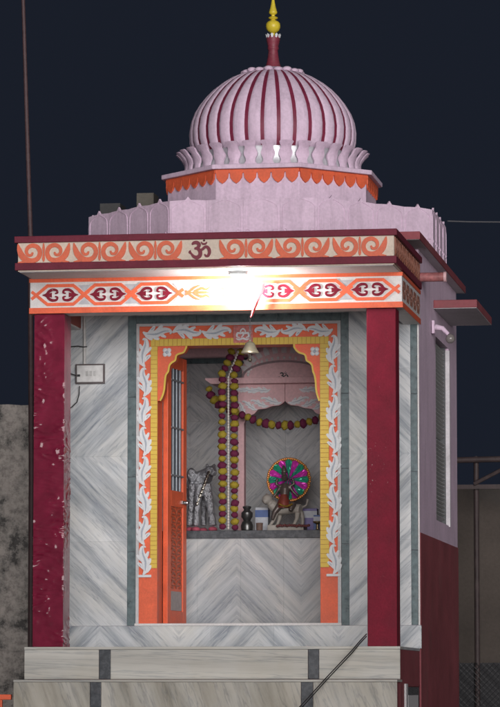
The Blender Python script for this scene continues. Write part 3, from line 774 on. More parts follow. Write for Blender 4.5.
# dome
Zp = lambda y: zd(y, 0)
px2m = .00815
prof = [(73, 24), (75.5, 33), (79.5, 42), (85, 51), (92, 60), (99, 67), (107, 73.5), (115, 78.5), (124, 82), (134, 83.6), (144, 83.2), (152, 81), (160, 77)]
prof = [(r * px2m, Zp(y)) for y, r in prof][::-1]
core = put('dome', MB().lathe([(r * .993, z) for r, z in prof] + [(.02, Zp(72))], (DC[0], DC[1], 0), 96).mesh('dome_core', True), paint('stripe_maroon', (.20, .022, .055), .5, .15, 8, 60, .2), T)
def lobe():
    vs = []; fs = []; hp = math.pi / NLB; K_ = 9
    for r, z in prof:
        g_ = min(.0155, r * hp * .36)                    # half width of the maroon groove
        am = hp - g_ / r
        for j in range(K_):
            u = j / (K_ - 1) * 2 - 1
            rr = r * .994 + min(.012, r * .03) * math.sqrt(max(0, 1 - u * u))
            t = u * am
            vs.append((rr * math.sin(t), -rr * math.cos(t), z))
    for i in range(len(prof) - 1):
        for j in range(K_ - 1):
            a = i * K_ + j; fs.append((a, a + 1, a + K_ + 1, a + K_))
    m = len(vs)                                          # inner skin closes the lobe
    for r, z in prof:
        am = hp - min(.0155, r * hp * .36) / r
        for t in (-am, am): vs.append((r * .97 * math.sin(t), -r * .97 * math.cos(t), z))
    for i in range(len(prof) - 1):
        a = m + 2 * i
        fs += [(a, a + 2, a + 3, a + 1), (i * K_, i * K_ + K_, a + 2, a), (i * K_ + K_ - 1, a + 1, a + 3, i * K_ + 2 * K_ - 1)]
    return MB().add(vs, fs).mesh('lobe', True)
LOB = lobe()
for i in range(NLB):
    put('dome_lobe', LOB, PINK, core, (DC[0], DC[1], 0), 2 * math.pi * (i + .5) / NLB + R(1.5))
# crown disc of rounded petals
crown = put('dome_crown', MB().lathe([(.19, Zp(75.5)), (.215, Zp(73)), (.15, Zp(70)), (.09, Zp(68))], (DC[0], DC[1], 0), 40).mesh('crown', True), PINK, T)
cp = MB().ball((0, -.225, 0), (.040, .042, .022), 12, 6).mesh('crown_petal', True)
for i in range(18):
    put('crown_petal', cp, PINK, crown, (DC[0], DC[1], Zp(73.0 + .8 * (i % 2))), 2 * math.pi * i / 18)
s7 = px2m / 7.14
def fz_(yy): return Zp(yy / 7.14)
nk = put('finial_neck', MB().lathe([(h * s7, fz_(y)) for y, h in [(505, 75), (490, 62), (465, 52), (440, 45), (400, 39), (362, 34), (352, 40), (342, 41), (332, 38), (310, 44), (285, 50), (262, 48)]], (DC[0] + .004, DC[1], 0), 24).mesh('neck', True), paint('finial_maroon', (.20, .030, .050), .5, .15, 20), T)
cpt = MB().add([(-.012, -.062, .045), (.012, -.062, .045), (.002, -.050, 0), (-.002, -.050, 0), (-.012, -.056, .045), (.012, -.056, .045), (.002, -.046, 0), (-.002, -.046, 0), (0, -.066, .055)],
               [(0, 3, 2, 1), (4, 5, 6, 7), (0, 4, 7, 3), (1, 2, 6, 5), (0, 1, 8), (1, 5, 8), (5, 4, 8), (4, 0, 8)]).mesh('cp')
for i in range(10):
    put('neck_petal', cpt, LEAFW, nk, (DC[0] + .004, DC[1], fz_(290)), 2 * math.pi * i / 10)
put('finial', MB().lathe([(h * s7, fz_(y)) for y, h in [(262, 14), (238, 13), (232, 26), (218, 43), (200, 51), (185, 53), (168, 50), (154, 38), (146, 18), (141, 15), (136, 30), (128, 36), (122, 30), (116, 13), (108, 13), (98, 28), (90, 31), (80, 28), (40, 17), (0, 10), (-40, 6), (-60, 2)]], (DC[0] + .004, DC[1], 0), 24).mesh('finial', True), GOLDY, T)

# ---- interior of the sanctum
YA, YI = 2.25, 3.55                                      # altar front, inner back wall
XI = XW - .16
bx('inner_floor', (-XI, XI, YF + .255, YA + .1, .05, .19), M_FLOOR, T)
za1, za0 = az(531, YA), az(538.5, YA)
alt = bx('altar', (-XI, XI, YA + .012, YI - .03, .18, za0 + .01), SOFFIT, T)
for i in range(7):
    a = -XI + 2 * XI * i / 7; b_ = -XI + 2 * XI * (i + 1) / 7
    put('marble_tile', MB().box(a + .0004, b_ - .0004, YA, YA + .0115, .192, za0).mesh('tile'), M_ALTAR, alt)
put('altar_top', MB().box(-XI, XI, YA - .02, YI - .03, za0 + .0005, za1 + .003).mesh('top'), BLACKG, alt, bevel=.003)
bw = bx('inner_back_wall', (-XI, XI, YI, YI + .05, .19, 3.05), PINKIN, T, 0)
ztm = az(364, YI)
for c in range(6):
    a = -XI + 2 * XI * c / 6; b_ = a + 2 * XI / 6
    for r in range(3):
        z0 = za1 + .004 + (ztm - za1) * r / 3; z1 = za1 + .004 + (ztm - za1) * (r + 1) / 3
        put('marble_tile', MB().box(a + .0005, b_ - .0005, YI - .012, YI - .0005, z0 + .0005, z1 - .0005).mesh('tile'), M_IN, bw)
put('granite_strip', MB().box(-XI, XI, YI - .016, YI - .0005, ztm + .005, ztm + .075).mesh('strip'), GRAN, bw)
bx('inner_ceiling', (-XI, XI, YF + .2, YI, 2.95, 3.0), PINKIN, T, 0)
bx('inner_cross_beam', (-XI, XI, 3.05, 3.17, az(356.5, 3.05), az(330, 3.05)), PINKIN, T)
# pink shrine pavilion over the altar with a cusped arch
YP = 2.62
pvc = ax(285, YP, 400)
def pp(a, b): v = at(a, b, YP); return (v.x, v.z)
half = pvc - pp(238, 400)[0]
pv = MB()
archl = [(244, 529), (244, 440), (243.5, 425), (247, 417), (254, 414), (258, 409.5), (266, 408.5), (272, 406), (279, 405.5), (282.5, 403.5), (284.8, 401)]
ql = [pp(*q) for q in archl]
ql[0] = (ql[0][0], za1 + .004)
zcap = pp(285, 384)[1]
for s in (1, -1):
    m = [(pvc + s * (x - pvc), z) for x, z in ql]
    for i in range(2, len(m) - 1):
        (xa, zz0), (xb, zz1) = m[i], m[i + 1]
        if abs(xb - xa) > 1e-5:
            pv.prism([(xa, zz0), (xb, zz1), (xb, zcap), (xa, zcap)], YP, YP + .06)
    pv.box(min(pvc - s * half, m[0][0]), max(pvc - s * half, m[0][0]), YP + .001, YP + .10, za1 + .004, zcap)
pav = put('shrine_pavilion', pv.mesh('pavilion'), PINKIN, T)
ew = pvc - pp(207, 380)[0]
z_e0, z_e1 = pp(220, 385)[1], pp(220, 379)[1]
put('pavilion_eave', MB().prism([(pvc - ew, z_e0 + .035), (pvc - ew + .05, z_e0 - .0), (pvc + ew - .05, z_e0), (pvc + ew, z_e0 + .035), (pvc + ew, z_e1), (pvc - ew, z_e1)], YP - .10, YP + .30).mesh('eave'), PINKIN, pav, bevel=.004)
zg = z_e1
gab = []; rw = pvc - pp(243, 350)[0]; hg = pp(285, 348)[1] - zg
for i in range(25):
    t = math.pi * i / 24; gab.append((pvc + rw * math.cos(t), zg + .001 + hg * (.28 + .72 * math.sin(t))))
put('pavilion_gable', MB().prism([(pvc + rw, zg + .001)] + gab + [(pvc - rw, zg + .001)], YP - .05, YP + .05).mesh('gable'), PINKIN, pav)
RELW = paint('pavilion_white', (.70, .68, .68), .6); LEAFP = LEAF.copy()
b = MB(); b.ribbon([(pvc + rw * .98 * math.cos(math.pi * i / 16), zg + hg * (.02 + .52 * math.sin(math.pi * i / 16))) for i in range(17)], [.016] * 17, YP - .066, YP - .049, n=3)
put('gable_moulding', b.mesh('moulding'), paint('mould_dark', (.28, .20, .21), .6), pav)
tm = MB().prism([(-.020, 0), (.020, 0), (.022, .045), (.012, .075), (0, .10), (-.012, .075), (-.022, .045)], -.012, 0).mesh('fringe')
for i in range(13):
    t = math.pi * (i + .5) / 13; c_, s_ = math.cos(t), math.sin(t)
    put('gable_leaf', tm, RELW, pav, (pvc + rw * .84 * c_, YP - .0505, zg + hg * (.16 + .66 * s_)), rot=(0, -(t - math.pi / 2) * .75, 0), scale=(1, 1, .85))
dm = MB().ball((0, 0, 0), (.011, .008, .014), 8, 6).mesh('dot', True)
for i in range(19):
    t = math.pi * (i + .5) / 19
    put('gable_dot', dm, RELW, pav, (pvc + rw * .86 * math.cos(t), YP - .0505, zg + hg * (.06 + .60 * math.sin(t))))
for s in (1, -1):
    for (px_, py_, ln, an) in ((281, 404, .17, 78), (268, 407.5, .15, 72), (257, 411, .14, 60), (246, 416, .12, 30), (270, 391, .15, 92), (258, 392, .15, 86), (247.5, 391.5, .11, 90)):
        x_ = pp(px_, py_)[0]; x_ = pvc + (x_ - pvc) * s
        put('pavilion_leaf', LEAFP, [LEAFW, LEAFG], pav, (x_, YP - .0005, pp(px_, py_)[1] + .012), rot=(0, -R(an) * s, 0), scale=(-ln * .72 * s, .4, ln))
ob = MB(); om_mesh(ob, .00042, -.006, 0)
put('om_sign', ob.mesh('om'), DARK, pav, (pvc, YP - .0505, pp(285, 377)[1]))

# ================================================================== things in and around the temple
# ---- lit lamp under the cornice
lc = at(238, 274, -.26); lz = ZU0 - .0165
lamp = thing('porch_lamp', 'lit white bulb in a grey ceramic holder under the cornice', 'lamp', (lc.x, lc.y, lz))
put('lamp_holder', MB().lathe([(.020, -.090), (.026, -.075), (.034, -.045), (.050, -.030), (.072, -.024), (.074, -.0005)], (lc.x, lc.y, lz), 28).mesh('holder', True), simple('ceramic_grey', (.16, .17, .17), .4), lamp)
def emis(name, col, s):
    m, n, l, p = nt(name); p.inputs['Base Color'].default_value = (.9, .9, .9, 1)
    p.inputs['Emission Color'].default_value = (*col, 1); p.inputs['Emission Strength'].default_value = s; return m
put('bulb', MB().lathe([(.006, -.193), (.022, -.187), (.034, -.173), (.040, -.155), (.037, -.135), (.026, -.113), (.019, -.0905)], (lc.x, lc.y, lz), 24).mesh('bulb', True), emis('lit_bulb', (1.0, .955, .90), 600), lamp)
# ---- red cloth tied beside it
q = [at(263, 284, -.12), at(261, 291, -.13), at(257.5, 300, -.14), at(254, 309, -.14), at(251.5, 317, -.13)]
b = MB()
vs = []; fs = []
for i, p in enumerate(q):
    w = (.014, .026, .022, .014, .008)[i]
    for dx, dy in ((-w, -.004), (0, -.012), (w, -.003), (w, .002), (0, -.006), (-w, .002)): vs.append((p.x + dx, p.y + dy, p.z + dx * .5))
for i in range(len(q) - 1):
    for k in range(6): a = i * 6 + k; c_ = i * 6 + (k + 1) % 6; fs.append((a, c_, c_ + 6, a + 6))
fs += [(5, 4, 3, 2, 1, 0), tuple(range(24, 30))]
tag(put('cloth_ribbon', MB().add(vs, fs).mesh('ribbon', True), simple('red_cloth', (.52, .06, .07), .8)), 'twisted red cloth strip hanging beside the lit porch bulb', 'ribbon')
# ---- hanging bell
YBE = .55
bc = at(250, 343, YBE)
bell = thing('hanging_bell', 'small brass temple bell hanging on a chain above the doorway', 'bell', (bc.x, bc.y, at(250, 353, YBE).z))
BR = simple('pale_brass', (.62, .57, .42), .35, .5)
zk = lambda y: at(250, y, YBE).z
put('bell_body', MB().lathe([(.066, zk(353.2)), (.066, zk(352)), (.056, zk(350)), (.045, zk(347)), (.036, zk(343.5)), (.022, zk(342)), (.010, zk(341.4)), (.008, zk(340))], (bc.x, bc.y, 0), 28).mesh('bell', True), BR, bell)
put('clapper', MB().tube([(bc.x, bc.y, zk(353.5)), (bc.x, bc.y, zk(358))], .005).ball((bc.x, bc.y, zk(360)), .016).mesh('clapper', True), simple('dark_brass', (.10, .09, .07), .5, .6), bell)
top = ZU0 - .018; z = zk(340) - .002; ln = .030
lk = MB(); pts = [(.0075 * math.cos(a), 0, .016 * math.sin(a)) for a in [2 * math.pi * i / 10 for i in range(11)]]
lk = MB().tube(pts, .0028, 6).mesh('link', True)
i = 0
while z + i * .026 < top:
    put('chain_link', lk, SILVER, bell, (bc.x, bc.y, z + i * .026 + .012), R(90) * (i % 2)); i += 1
# ---- garlands
fm = MB().ball((0, 0, 0), (1, 1, .82), 22, 13).mesh('flower', True)
for v in fm.vertices:
    d = noise.noise(v.co * 3.1) * .16 + abs(noise.noise(v.co * 8.5)) * .32 - .06; v.co *= 1 + d
FY = paint('marigold_yellow', (.42, .33, .035), .8, .3, 60, 200, .6, (.20, .12, .01), .5)
FM = paint('marigold_maroon', (.17, .020, .070), .8, .35, 60, 200, .6, (.06, .01, .02), .5)
fmM = fm.copy()
def garland(parent, pts, step=.0492, r=.0315, phase=0, along=True):
    pts = [Vector(p) for p in pts]
    d = 0; i = phase; prev = None
    seg = 0; pos = pts[0].copy(); total = sum((pts[k + 1] - pts[k]).length for k in range(len(pts) - 1)); t = step / 2
    while t < total:
        k = 0; rem = t
        while rem > (pts[k + 1] - pts[k]).length: rem -= (pts[k + 1] - pts[k]).length; k += 1
        u = (pts[k + 1] - pts[k]).normalized(); p = pts[k] + u * rem
        y = i % 2 == 0; s = r * random.uniform(.84, 1.14); p = p + Vector((random.uniform(-.004, .004), random.uniform(-.006, .006), random.uniform(-.004, .004)))
        put('marigold', fm if y else fmM, FY if y else FM, parent, p, rot=(u.to_track_quat('Z', 'Y') @ Matrix.Rotation(random.uniform(0, 6.28), 3, 'Z').to_quaternion() @ Matrix.Rotation(random.uniform(-.3, .3), 3, 'X').to_quaternion()).to_euler(), scale=(s, s, s * random.uniform(.9, 1.1)))
        i += 1; t += step
YG = 2.18
def gp(a, b, Y=YG): return at(a, b, Y)
for x, tx, lab, ph in ((222.3, 233, 'yellow and maroon marigold garland hanging straight to the altar, beside the silver statue', 0), (234.4, 242, 'yellow and maroon marigold garland hanging straight to the altar, beside the dark metal pot', 0)):
    gl = thing('marigold_garland', lab, 'garland', gp(x, 529), 'garlands hanging in the doorway')
    garland(gl, [gp(tx, 349, YG + .04), gp((x + tx) / 2 + 1, 361, YG + .02), gp(x, 374), gp(x, 450), gp(x + .3, 528)], phase=ph)
wl_ = thing('bead_string', 'white bead string hanging between the two straight marigold garlands', 'bead string', gp(228.4, 529))
bmh = MB().ball((0, 0, 0), (.009, .009, .013), 8, 6).mesh('beadb', True)
n_ = 64; wbm = simple('bead_white', (.62, .60, .56), .5)
for i in range(n_):
    t = i / (n_ - 1); p = gp(238 - 9.6 * min(1, t * 7), 352 + 176 * t, YG)
    put('white_bead', bmh, wbm, wl_, p)
YS = YP - .16
swl = thing('marigold_swag', 'yellow and maroon marigold swag looped across the pink shrine arch', 'garland', gp(285, 427, YS))
garland(swl, [gp(207.5, 386, YS), gp(211, 395, YS), gp(217, 403, YS), gp(226, 409, YS), gp(238, 413.5, YS), gp(250, 418.5, YS), gp(262, 422.5, YS), gp(275, 425, YS), gp(289, 425.5, YS), gp(303, 423.5, YS), gp(317, 419.5, YS), gp(330, 414, YS), gp(345, 405, YS), gp(352, 388, YS)], step=.052, r=.034)

# ---- switch board and conduit on the wall
YQ = YF - .017
p0, p1 = at(76.2, 384.2, YQ), at(105.3, 364, YQ)
sb = thing('switch_board', 'white electrical switch board in a dark frame on the marble wall', 'switch board', ((p0.x + p1.x) / 2, YQ, p0.z))
put('board_frame', MB().box(p0.x, p1.x, YQ - .030, YQ - .001, p0.z, p1.z).mesh('frame'), simple('brown_plastic', (.10, .08, .08), .5), sb, bevel=.003)
put('cover_plate', MB().box(p0.x + .012, p1.x - .012, YQ - .040, YQ - .0305, p0.z + .012, p1.z - .012).mesh('plate'), simple('white_plastic', (.66, .66, .65), .35), sb, bevel=.003)
for i in range(3):
    xx = p0.x + .085 + i * .03; zz = (p0.z + p1.z) / 2
    put('switch', MB().box(xx, xx + .022, YQ - .046, YQ - .0405, zz - .018, zz + .020).mesh('switch'), simple('switch_grey', (.50, .50, .49), .4), sb, bevel=.002)
put('cable_entry', MB().box(p0.x + .018, p0.x + .040, YQ - .050, YQ - .0405, p0.z + .055, p0.z + .072).mesh('entry'), DARK, sb)
cpx = at(85, 340, YQ).x
tag(put('conduit', MB().tube([(cpx, YQ - .013, p1.z + .001), (cpx, YQ - .013, at(85, 340, YQ).z), (cpx - .004, YQ - .013, 2.735)], .012, 10).mesh('conduit', True), simple('conduit_white', (.58, .57, .55), .45)), 'white plastic conduit pipe running up from the switch board', 'conduit')
for lab, pts in (('black wire looping from the column to the conduit pipe', [(64, 349), (70, 346.8), (78, 346), (84, 347), (87, 346.5)]),
                 ('black wire sagging from the column into the switch board', [(63, 358), (66, 368), (70, 373.5), (76, 375.5), (79.5, 375.5)]),
                 ('thin black wire trailing down below the switch board', [(79.5, 386), (79, 395), (77, 402), (72, 407), (67, 410)])):
    q = [at(a, b_, YQ - .030) for a, b_ in pts]
    tag(put('wire', MB().tube(q, .0042, 6).mesh('wire', True), DARK), lab, 'wire', 'wires around the switch board')

# ---- bracket lamp on the side wall, below the canopy
bl0 = at(436, 326, 2.1); 
wy = 2.12; wz = az(327, wy, 438)
bk = thing('bracket_lamp', 'unlit wall lamp with pink bracket and grey globe under the side canopy', 'lamp', (XW + .02, wy, wz - .06))
put('wall_plate', MB().box(XW + .0065, XW + .030, wy - .05, wy + .05, wz - .055, wz + .05).mesh('plate'), PINK, bk, bevel=.004)
put('arm', MB().tube([(XW + .030, wy, wz), (XW + .09, wy, wz - .012), (XW + .135, wy, wz - .06)], [.026, .020, .016], 10).mesh('arm', True), PINK, bk)
put('globe', MB().ball((XW + .150, wy, wz - .095), .038, 20, 12).mesh('globe', True), simple('grey_globe', (.22, .20, .19), .15), bk)

# ---- idols and offerings on the altar
def blob(name, fn, mats, parent, voxel=.007, smooth=4):
    b = MB(); fn(b); o = put(name, b.mesh(name, True), mats, parent)
    m = o.modifiers.new('remesh', 'REMESH'); m.mode = 'VOXEL'; m.voxel_size = voxel; m.use_smooth_shade = True
    m = o.modifiers.new('smooth', 'SMOOTH'); m.iterations = smooth; m.factor = .5
    return o
TOP = za1 + .003
# silver covered animal
SY = YA + .28
def sp_(a, b_, dy=0): return at(a, b_, SY + dy)
su = .0081
base = sp_(203, 528)
sil = thing('silver_animal_statue', 'standing animal statue covered in silver foil with pink feet on the altar', 'statue', (base.x, SY, TOP))
def silver(b):
    b.tube([sp_(194, 478, .05), sp_(200, 480, .08), sp_(206, 476, .06), sp_(210, 471, .0)], [.055, .075, .066, .04], 12)      # trunk
    b.ball(sp_(211, 471, -.03), (.048, .055, .042))                                                                         # head
    b.tube([sp_(211, 470, -.04), sp_(214.5, 474, -.09)], [.035, .024], 10)                                                    # muzzle
    b.ball(sp_(207, 466, -.01), (.014, .02, .022)); b.ball(sp_(214, 466, -.01), (.014, .02, .022))                            # ears
    b.ball(sp_(191.5, 475, .04), (.040, .05, .06))                                                                          # haunch
    for (x0, x1, x2, dy, r) in ((193, 191.5, 190, .0, .030), (199.5, 197.5, 196, -.05, .028), (206, 209.5, 213, -.04, .034), (205, 204, 203.5, .14, .028)):
        b.tube([sp_(x0, 484, dy), sp_(x1, 502, dy), sp_((x1 + x2) / 2, 514, dy), sp_(x2, 526, dy)], [r * 1.3, r * 1.05, r * .85, r], 10)
    b.tube([sp_(191, 474, .08), sp_(187.5, 486, .10), sp_(188.5, 500, .09)], [.016, .013, .010], 8)                            # tail
blob('body', silver, SILVER, sil, .008, 3)
sq = MB()
for i in range(26):
    t = i / 25; p = sp_(209 - 12 * t, 472 + 32 * t, -.085 + .02 * math.sin(t * 9)); sq.ball(p, (.012 + .004 * math.sin(i * 2.1),) * 3, 8, 6)
put('sash', sq.mesh('sash', True), simple('bright_tinsel', (.75, .72, .62), .12, 1.0), sil)
for x2, dy in ((190, .0), (196, -.05), (213, -.04), (203.5, .14)):
    p = sp_(x2, 527, dy); put('foot', MB().ball((p.x, p.y - .012, TOP + .022), (.038, .045, .022)).mesh('foot', True), simple('pink_foot', (.50, .10, .15), .5), sil)

# goddess idol on a lion with a round tinsel halo
IY = YA + .40
def ip(a, b_, dy=0): return at(255 + a / 6.67, 445 + b_ / 6.67, IY + dy)
ib = ip(225, 560)
idol = thing('shrine_idol', 'dark crowned idol riding a pale lion before a round pink and green halo', 'statue', (ib.x, IY, TOP))
hc = ip(226, 232, .10); hr = .172
hb_ = MB(); NSEC = 16
put('halo', MB().tube([(hc.x, hc.y - .0, hc.z), (hc.x, hc.y + .02, hc.z)], hr * .985, 48).mesh('halo'), simple('halo_back', (.30, .12, .05), .6), idol)
MG = simple('tinsel_magenta', (.80, .05, .55), .25, .25); GRN = simple('tinsel_green', (.03, .42, .24), .25, .25)
TIN = simple('tinsel_orange', (.60, .24, .05), .4, .3)
sec = {}
for i in range(NSEC):
    a0 = 2 * math.pi * i / NSEC; b = MB(); NR, NA = 9, 5; vs = []; fs = []
    for r_ in range(NR):
        for w_ in range(NA):
            rr = hr * (.03 + .95 * r_ / (NR - 1)) * (1 - .05 * abs(w_ - 2) * (r_ == NR - 1)); aa = a0 + (w_ / (NA - 1) - .5) * 2 * math.pi / NSEC * .97
            vs.append((hc.x + rr * math.cos(aa), hc.y - .010 - .012 * (1 - abs(w_ - 2) / 2) - random.uniform(0, .011), hc.z + rr * math.sin(aa)))
    m_ = len(vs); vs += [(x, hc.y - .0012, z) for x, y, z in vs]
    for r_ in range(NR - 1):
        for w_ in range(NA - 1):
            a = r_ * NA + w_; fs += [(a, a + 1, a + NA + 1, a + NA)]
    ed = [w_ for w_ in range(NA)] + [r_ * NA + NA - 1 for r_ in range(1, NR)] + [(NR - 1) * NA + w_ for w_ in range(NA - 2, -1, -1)] + [r_ * NA for r_ in range(NR - 2, 0, -1)]
    for q_ in range(len(ed)): fs.append((ed[q_], ed[q_] + m_, ed[(q_ + 1) % len(ed)] + m_, ed[(q_ + 1) % len(ed)]))
    put('halo_petal', b.add(vs, fs).mesh('petal', False), MG if i % 2 else GRN, idol)
b = MB()
for i in range(64):
    a = 2 * math.pi * i / 64; b.ball((hc.x + hr * math.cos(a) * random.uniform(.985, 1.02), hc.y - .008, hc.z + hr * math.sin(a)), (.0115, .012, .0115), 7, 5)
put('halo_rim', b.mesh('rim'), TIN, idol)
DKB = simple('dark_bronze', (.13, .105, .095), .38, .35); PALE = simple('pale_lion', (.38, .35, .31), .5)
def rider(b):
    b.tube([ip(195, 400), ip(198, 340), ip(200, 290), ip(200, 255)], [.042, .036, .042, .022], 12)
    b.ball(ip(197, 215), (.026, .027, .034)); b.tube([ip(197, 185), ip(193, 160), ip(190, 135)], [.026, .020, .006], 10)
    b.ball(ip(197, 212, -.028), (.007, .009, .012))
    for s, e in ((-1, [(165, 285), (140, 325), (118, 350)]), (1, [(235, 285), (262, 320), (290, 345)]), (-1, [(168, 275), (140, 262), (150, 225)]), (1, [(232, 275), (262, 260), (250, 222)])):
        b.tube([ip(200 + s * 18, 272)] + [ip(*q, -.01) for q in e], [.018, .015, .012, .013], 8)
    b.tube([ip(195, 395, -.01), ip(160, 410, -.05), ip(130, 450, -.06), ip(115, 500, -.06)], [.036, .030, .022, .014], 10)
    b.tube([ip(205, 395, -.01), ip(255, 400, -.05), ip(235, 440, -.075)], [.036, .030, .018], 10)
blob('rider', rider, DKB, idol, .006, 2)
def lion(b):
    b.tube([ip(145, 430), ip(200, 428, .02), ip(260, 425, .02), ip(305, 430)], [.045, .046, .042, .044], 12)
    b.tube([ip(140, 425), ip(105, 390, -.01)], [.046, .044], 10); b.ball(ip(82, 365, -.02), (.046, .042, .044)); b.tube([ip(75, 372, -.04), ip(56, 382, -.055)], [.030, .018], 8)
    b.ball(ip(78, 330, -.01), (.010, .01, .014)); b.ball(ip(104, 336, -.01), (.010, .01, .014))
    for x, x2, dy in ((140, 108, -.03), (165, 150, .03), (285, 262, -.03), (305, 318, .03)):
        b.tube([ip(x, 450, dy), ip((x + x2) / 2 + 6, 490, dy), ip(x2, 528, dy), ip(x2 - 10, 536, dy - .015)], [.026, .018, .014, .013], 8)
    b.tube([ip(310, 420, .03), ip(345, 400, .04), ip(352, 360, .04)], [.011, .009, .013], 8)
blob('lion', lion, PALE, idol, .006, 2)
put('skirt', MB().lathe([(.060, 0), (.056, .03), (.040, .075), (.026, .11)], ip(192, 420, -.035), 20).mesh('skirt', True), simple('red_gold_cloth', (.24, .05, .035), .45, .2), idol)
b = MB()
for i in range(9): b.ball(ip(165 + 10 * i, 395 + 14 * math.sin(i / 8 * math.pi), -.095), .0095, 8, 6)
put('necklace', b.mesh('n', True), simple('gold_bead', (.58, .38, .08), .3, .8), idol)
b = MB()
for i in range(14): b.ball(ip(150 + 16 * i, 538 + random.uniform(-3, 4), -.11 - random.uniform(0, .02)), (.013, .013, .012), 8, 6)
put('pedestal', MB().box(ip(95, 0).x, ip(335, 0).x, IY - .10, IY + .10, TOP + .0005, ip(0, 538).z).mesh('ped'), PALE, idol, bevel=.003)
put('flower_row', b.mesh('fr', True), simple('dry_flowers', (.16, .05, .05), .8), idol)
# pots, boxes and small offerings
def altar_lathe(name, px, dy, prof, mat, lab, cat, seg=24):
    c = at(px, 528, YA + dy); o = put(name, MB().lathe(prof, (c.x, c.y, TOP + .0005), seg).mesh(name, True), mat); return tag(o, lab, cat)
altar_lathe('metal_pot', 247, .16, [(.030, 0), (.046, .01), (.050, .045), (.040, .075), (.028, .085), (.034, .10), (.046, .115), (.046, .15), (.030, .165), (.024, .175), (.034, .19), (.036, .20), (.020, .205)], simple('dark_metal', (.13, .13, .13), .35, .8), 'dark stacked metal water pot standing beside the marigold garland', 'pot')
altar_lathe('incense_cup', 259.5, .13, [(.022, 0), (.026, .01), (.028, .06), (.030, .065), (.014, .067)], simple('brown_clay', (.16, .10, .08), .7), 'small brown clay cup between the metal pot and the idol', 'cup')
altar_lathe('oil_lamp', 317.5, .12, [(.030, 0), (.012, .012), (.010, .05), (.034, .062), (.038, .075), (.010, .076)], simple('old_brass', (.30, .24, .13), .4, .8), 'small brass oil lamp standing beside the small blue carton', 'oil lamp')
def altar_box(name, a, b_, top, dy, dep, cols, lab):
    p = at(a, 528, YA + dy); q = at(b_, 528, YA + dy); zt_ = at(a, top, YA + dy).z
    r_ = thing(name, lab, 'box', ((p.x + q.x) / 2, YA + dy + dep / 2, TOP))
    put('carton', MB().box(p.x, q.x, YA + dy, YA + dy + dep, TOP + .0005, zt_).mesh('carton'), cols[0], r_, bevel=.002)
    put('printed_band', MB().box(p.x - .0008, q.x + .0008, YA + dy - .0012, YA + dy + dep * .9, TOP + (zt_ - TOP) * .62, TOP + (zt_ - TOP) * .9).mesh('band'), cols[1], r_)
BW = simple('carton_white', (.50, .53, .58), .5); BB = simple('carton_blue', (.06, .12, .32), .45); BV = simple('carton_violet', (.16, .13, .34), .45)
altar_box('offering_box', 255.2, 268, 507.5, .50, .10, (BW, BB), 'white carton with a blue band behind the clay cup')
altar_box('offering_box', 302, 317, 508.5, .56, .10, (BV, BW), 'violet carton with a pale band behind the idol pedestal')
altar_box('offering_box', 313.5, 321.5, 515, .30, .07, (BB, BW), 'small blue carton with a white band beside the brass oil lamp')

# ---- black cables running down from the right column
for o in (0, 1):
    lab = 'black cable stretched from the base of the bare painted column down over the steps'
    pts = [at(366.5, 634 + 2.4 * o, -.03), at(359.5, 641.5 + 2.4 * o, -.225), at(352, 650.5 + 2.6 * o, -.30), at(327, 677 + 2.6 * o, -.56), at(297, 710 + 3 * o, -.96), at(270, 741 + 2 * o, -1.36)]
    q = pts[-1]; pts.append(Vector((q.x - .22, q.y - .9, q.z - .72))); pts.append(Vector((q.x - .35, q.y - 1.6, GZ + .012)))
    tag(put('cable', MB().tube(pts, .0042, 8).mesh('cable', True), DARK), lab, 'cable', 'cables over the steps')

# ---- orange railing beside the stairs
YR = -.42
r0 = at(12, 697, YR)
xr = min(r0.x, -1.405) - .004
rail = thing('stair_railing', 'orange painted steel railing standing beside the marble steps', 'railing', (xr - .5, YR, GZ))
put('top_rail', MB().box(xr - 1.1, xr, YR - .02, YR + .02, r0.z - .02, r0.z + .018).mesh('rail'), ORANGE, rail, bevel=.004)
xp = at(0.5, 702, YR).x
for i in range(5):
    xx = xp - i * .24
    put('post', MB().box(xx - .014, xx + .014, YR - .014, YR + .014, GZ, r0.z - .0205).mesh('post'), ORANGE, rail, bevel=.003)
put('bottom_rail', MB().box(xr - 1.1, xr - .02, YR - .013, YR + .013, GZ + .22, GZ + .25).mesh('rail2'), DARK, rail)

# ---- pole behind the left end of the porch
YPO = 4.6
b0 = at(34, 690, YPO); t0_ = at(22.3, -30, YPO); m0 = at(30.5, 235, YPO)
d_ = (m0 - t0_).normalized(); t_ = (m0.z - GZ) / -d_.z
gnd = Vector((at(32, 500, YPO).x, YPO, GZ))
pole = tag(put('flag_pole', MB().tube([gnd, at(31.6, 480, YPO), at(30.6, 300, YPO), m0, at(26.5, 110, YPO), t0_, t0_ + (t0_ - m0) * .12], [.028, .026, .024, .022, .019, .016, .015], 10).mesh('pole', True), paint('pole_rust', (.075, .042, .045), .6, .25, 15)),
           'tall thin rusty pole rising behind the plastic-wrapped column', 'pole')
# ---- overhead wire leaving the roof to the right
w0 = Vector((1.40, 3.3, at(450, 221, 3.3).z)); w1 = at(520, 223, 3.8)
tag(put('overhead_wire', MB().tube([w0, at(470, 221.8, 3.45), at(500, 222, 3.65), w1, w1 + Vector((3, 2, .12))], .006, 6).mesh('ow', True), simple('wire_grey', (.10, .10, .11), .6)),
    'thin overhead wire running from the pink parapet into the night sky', 'wire')

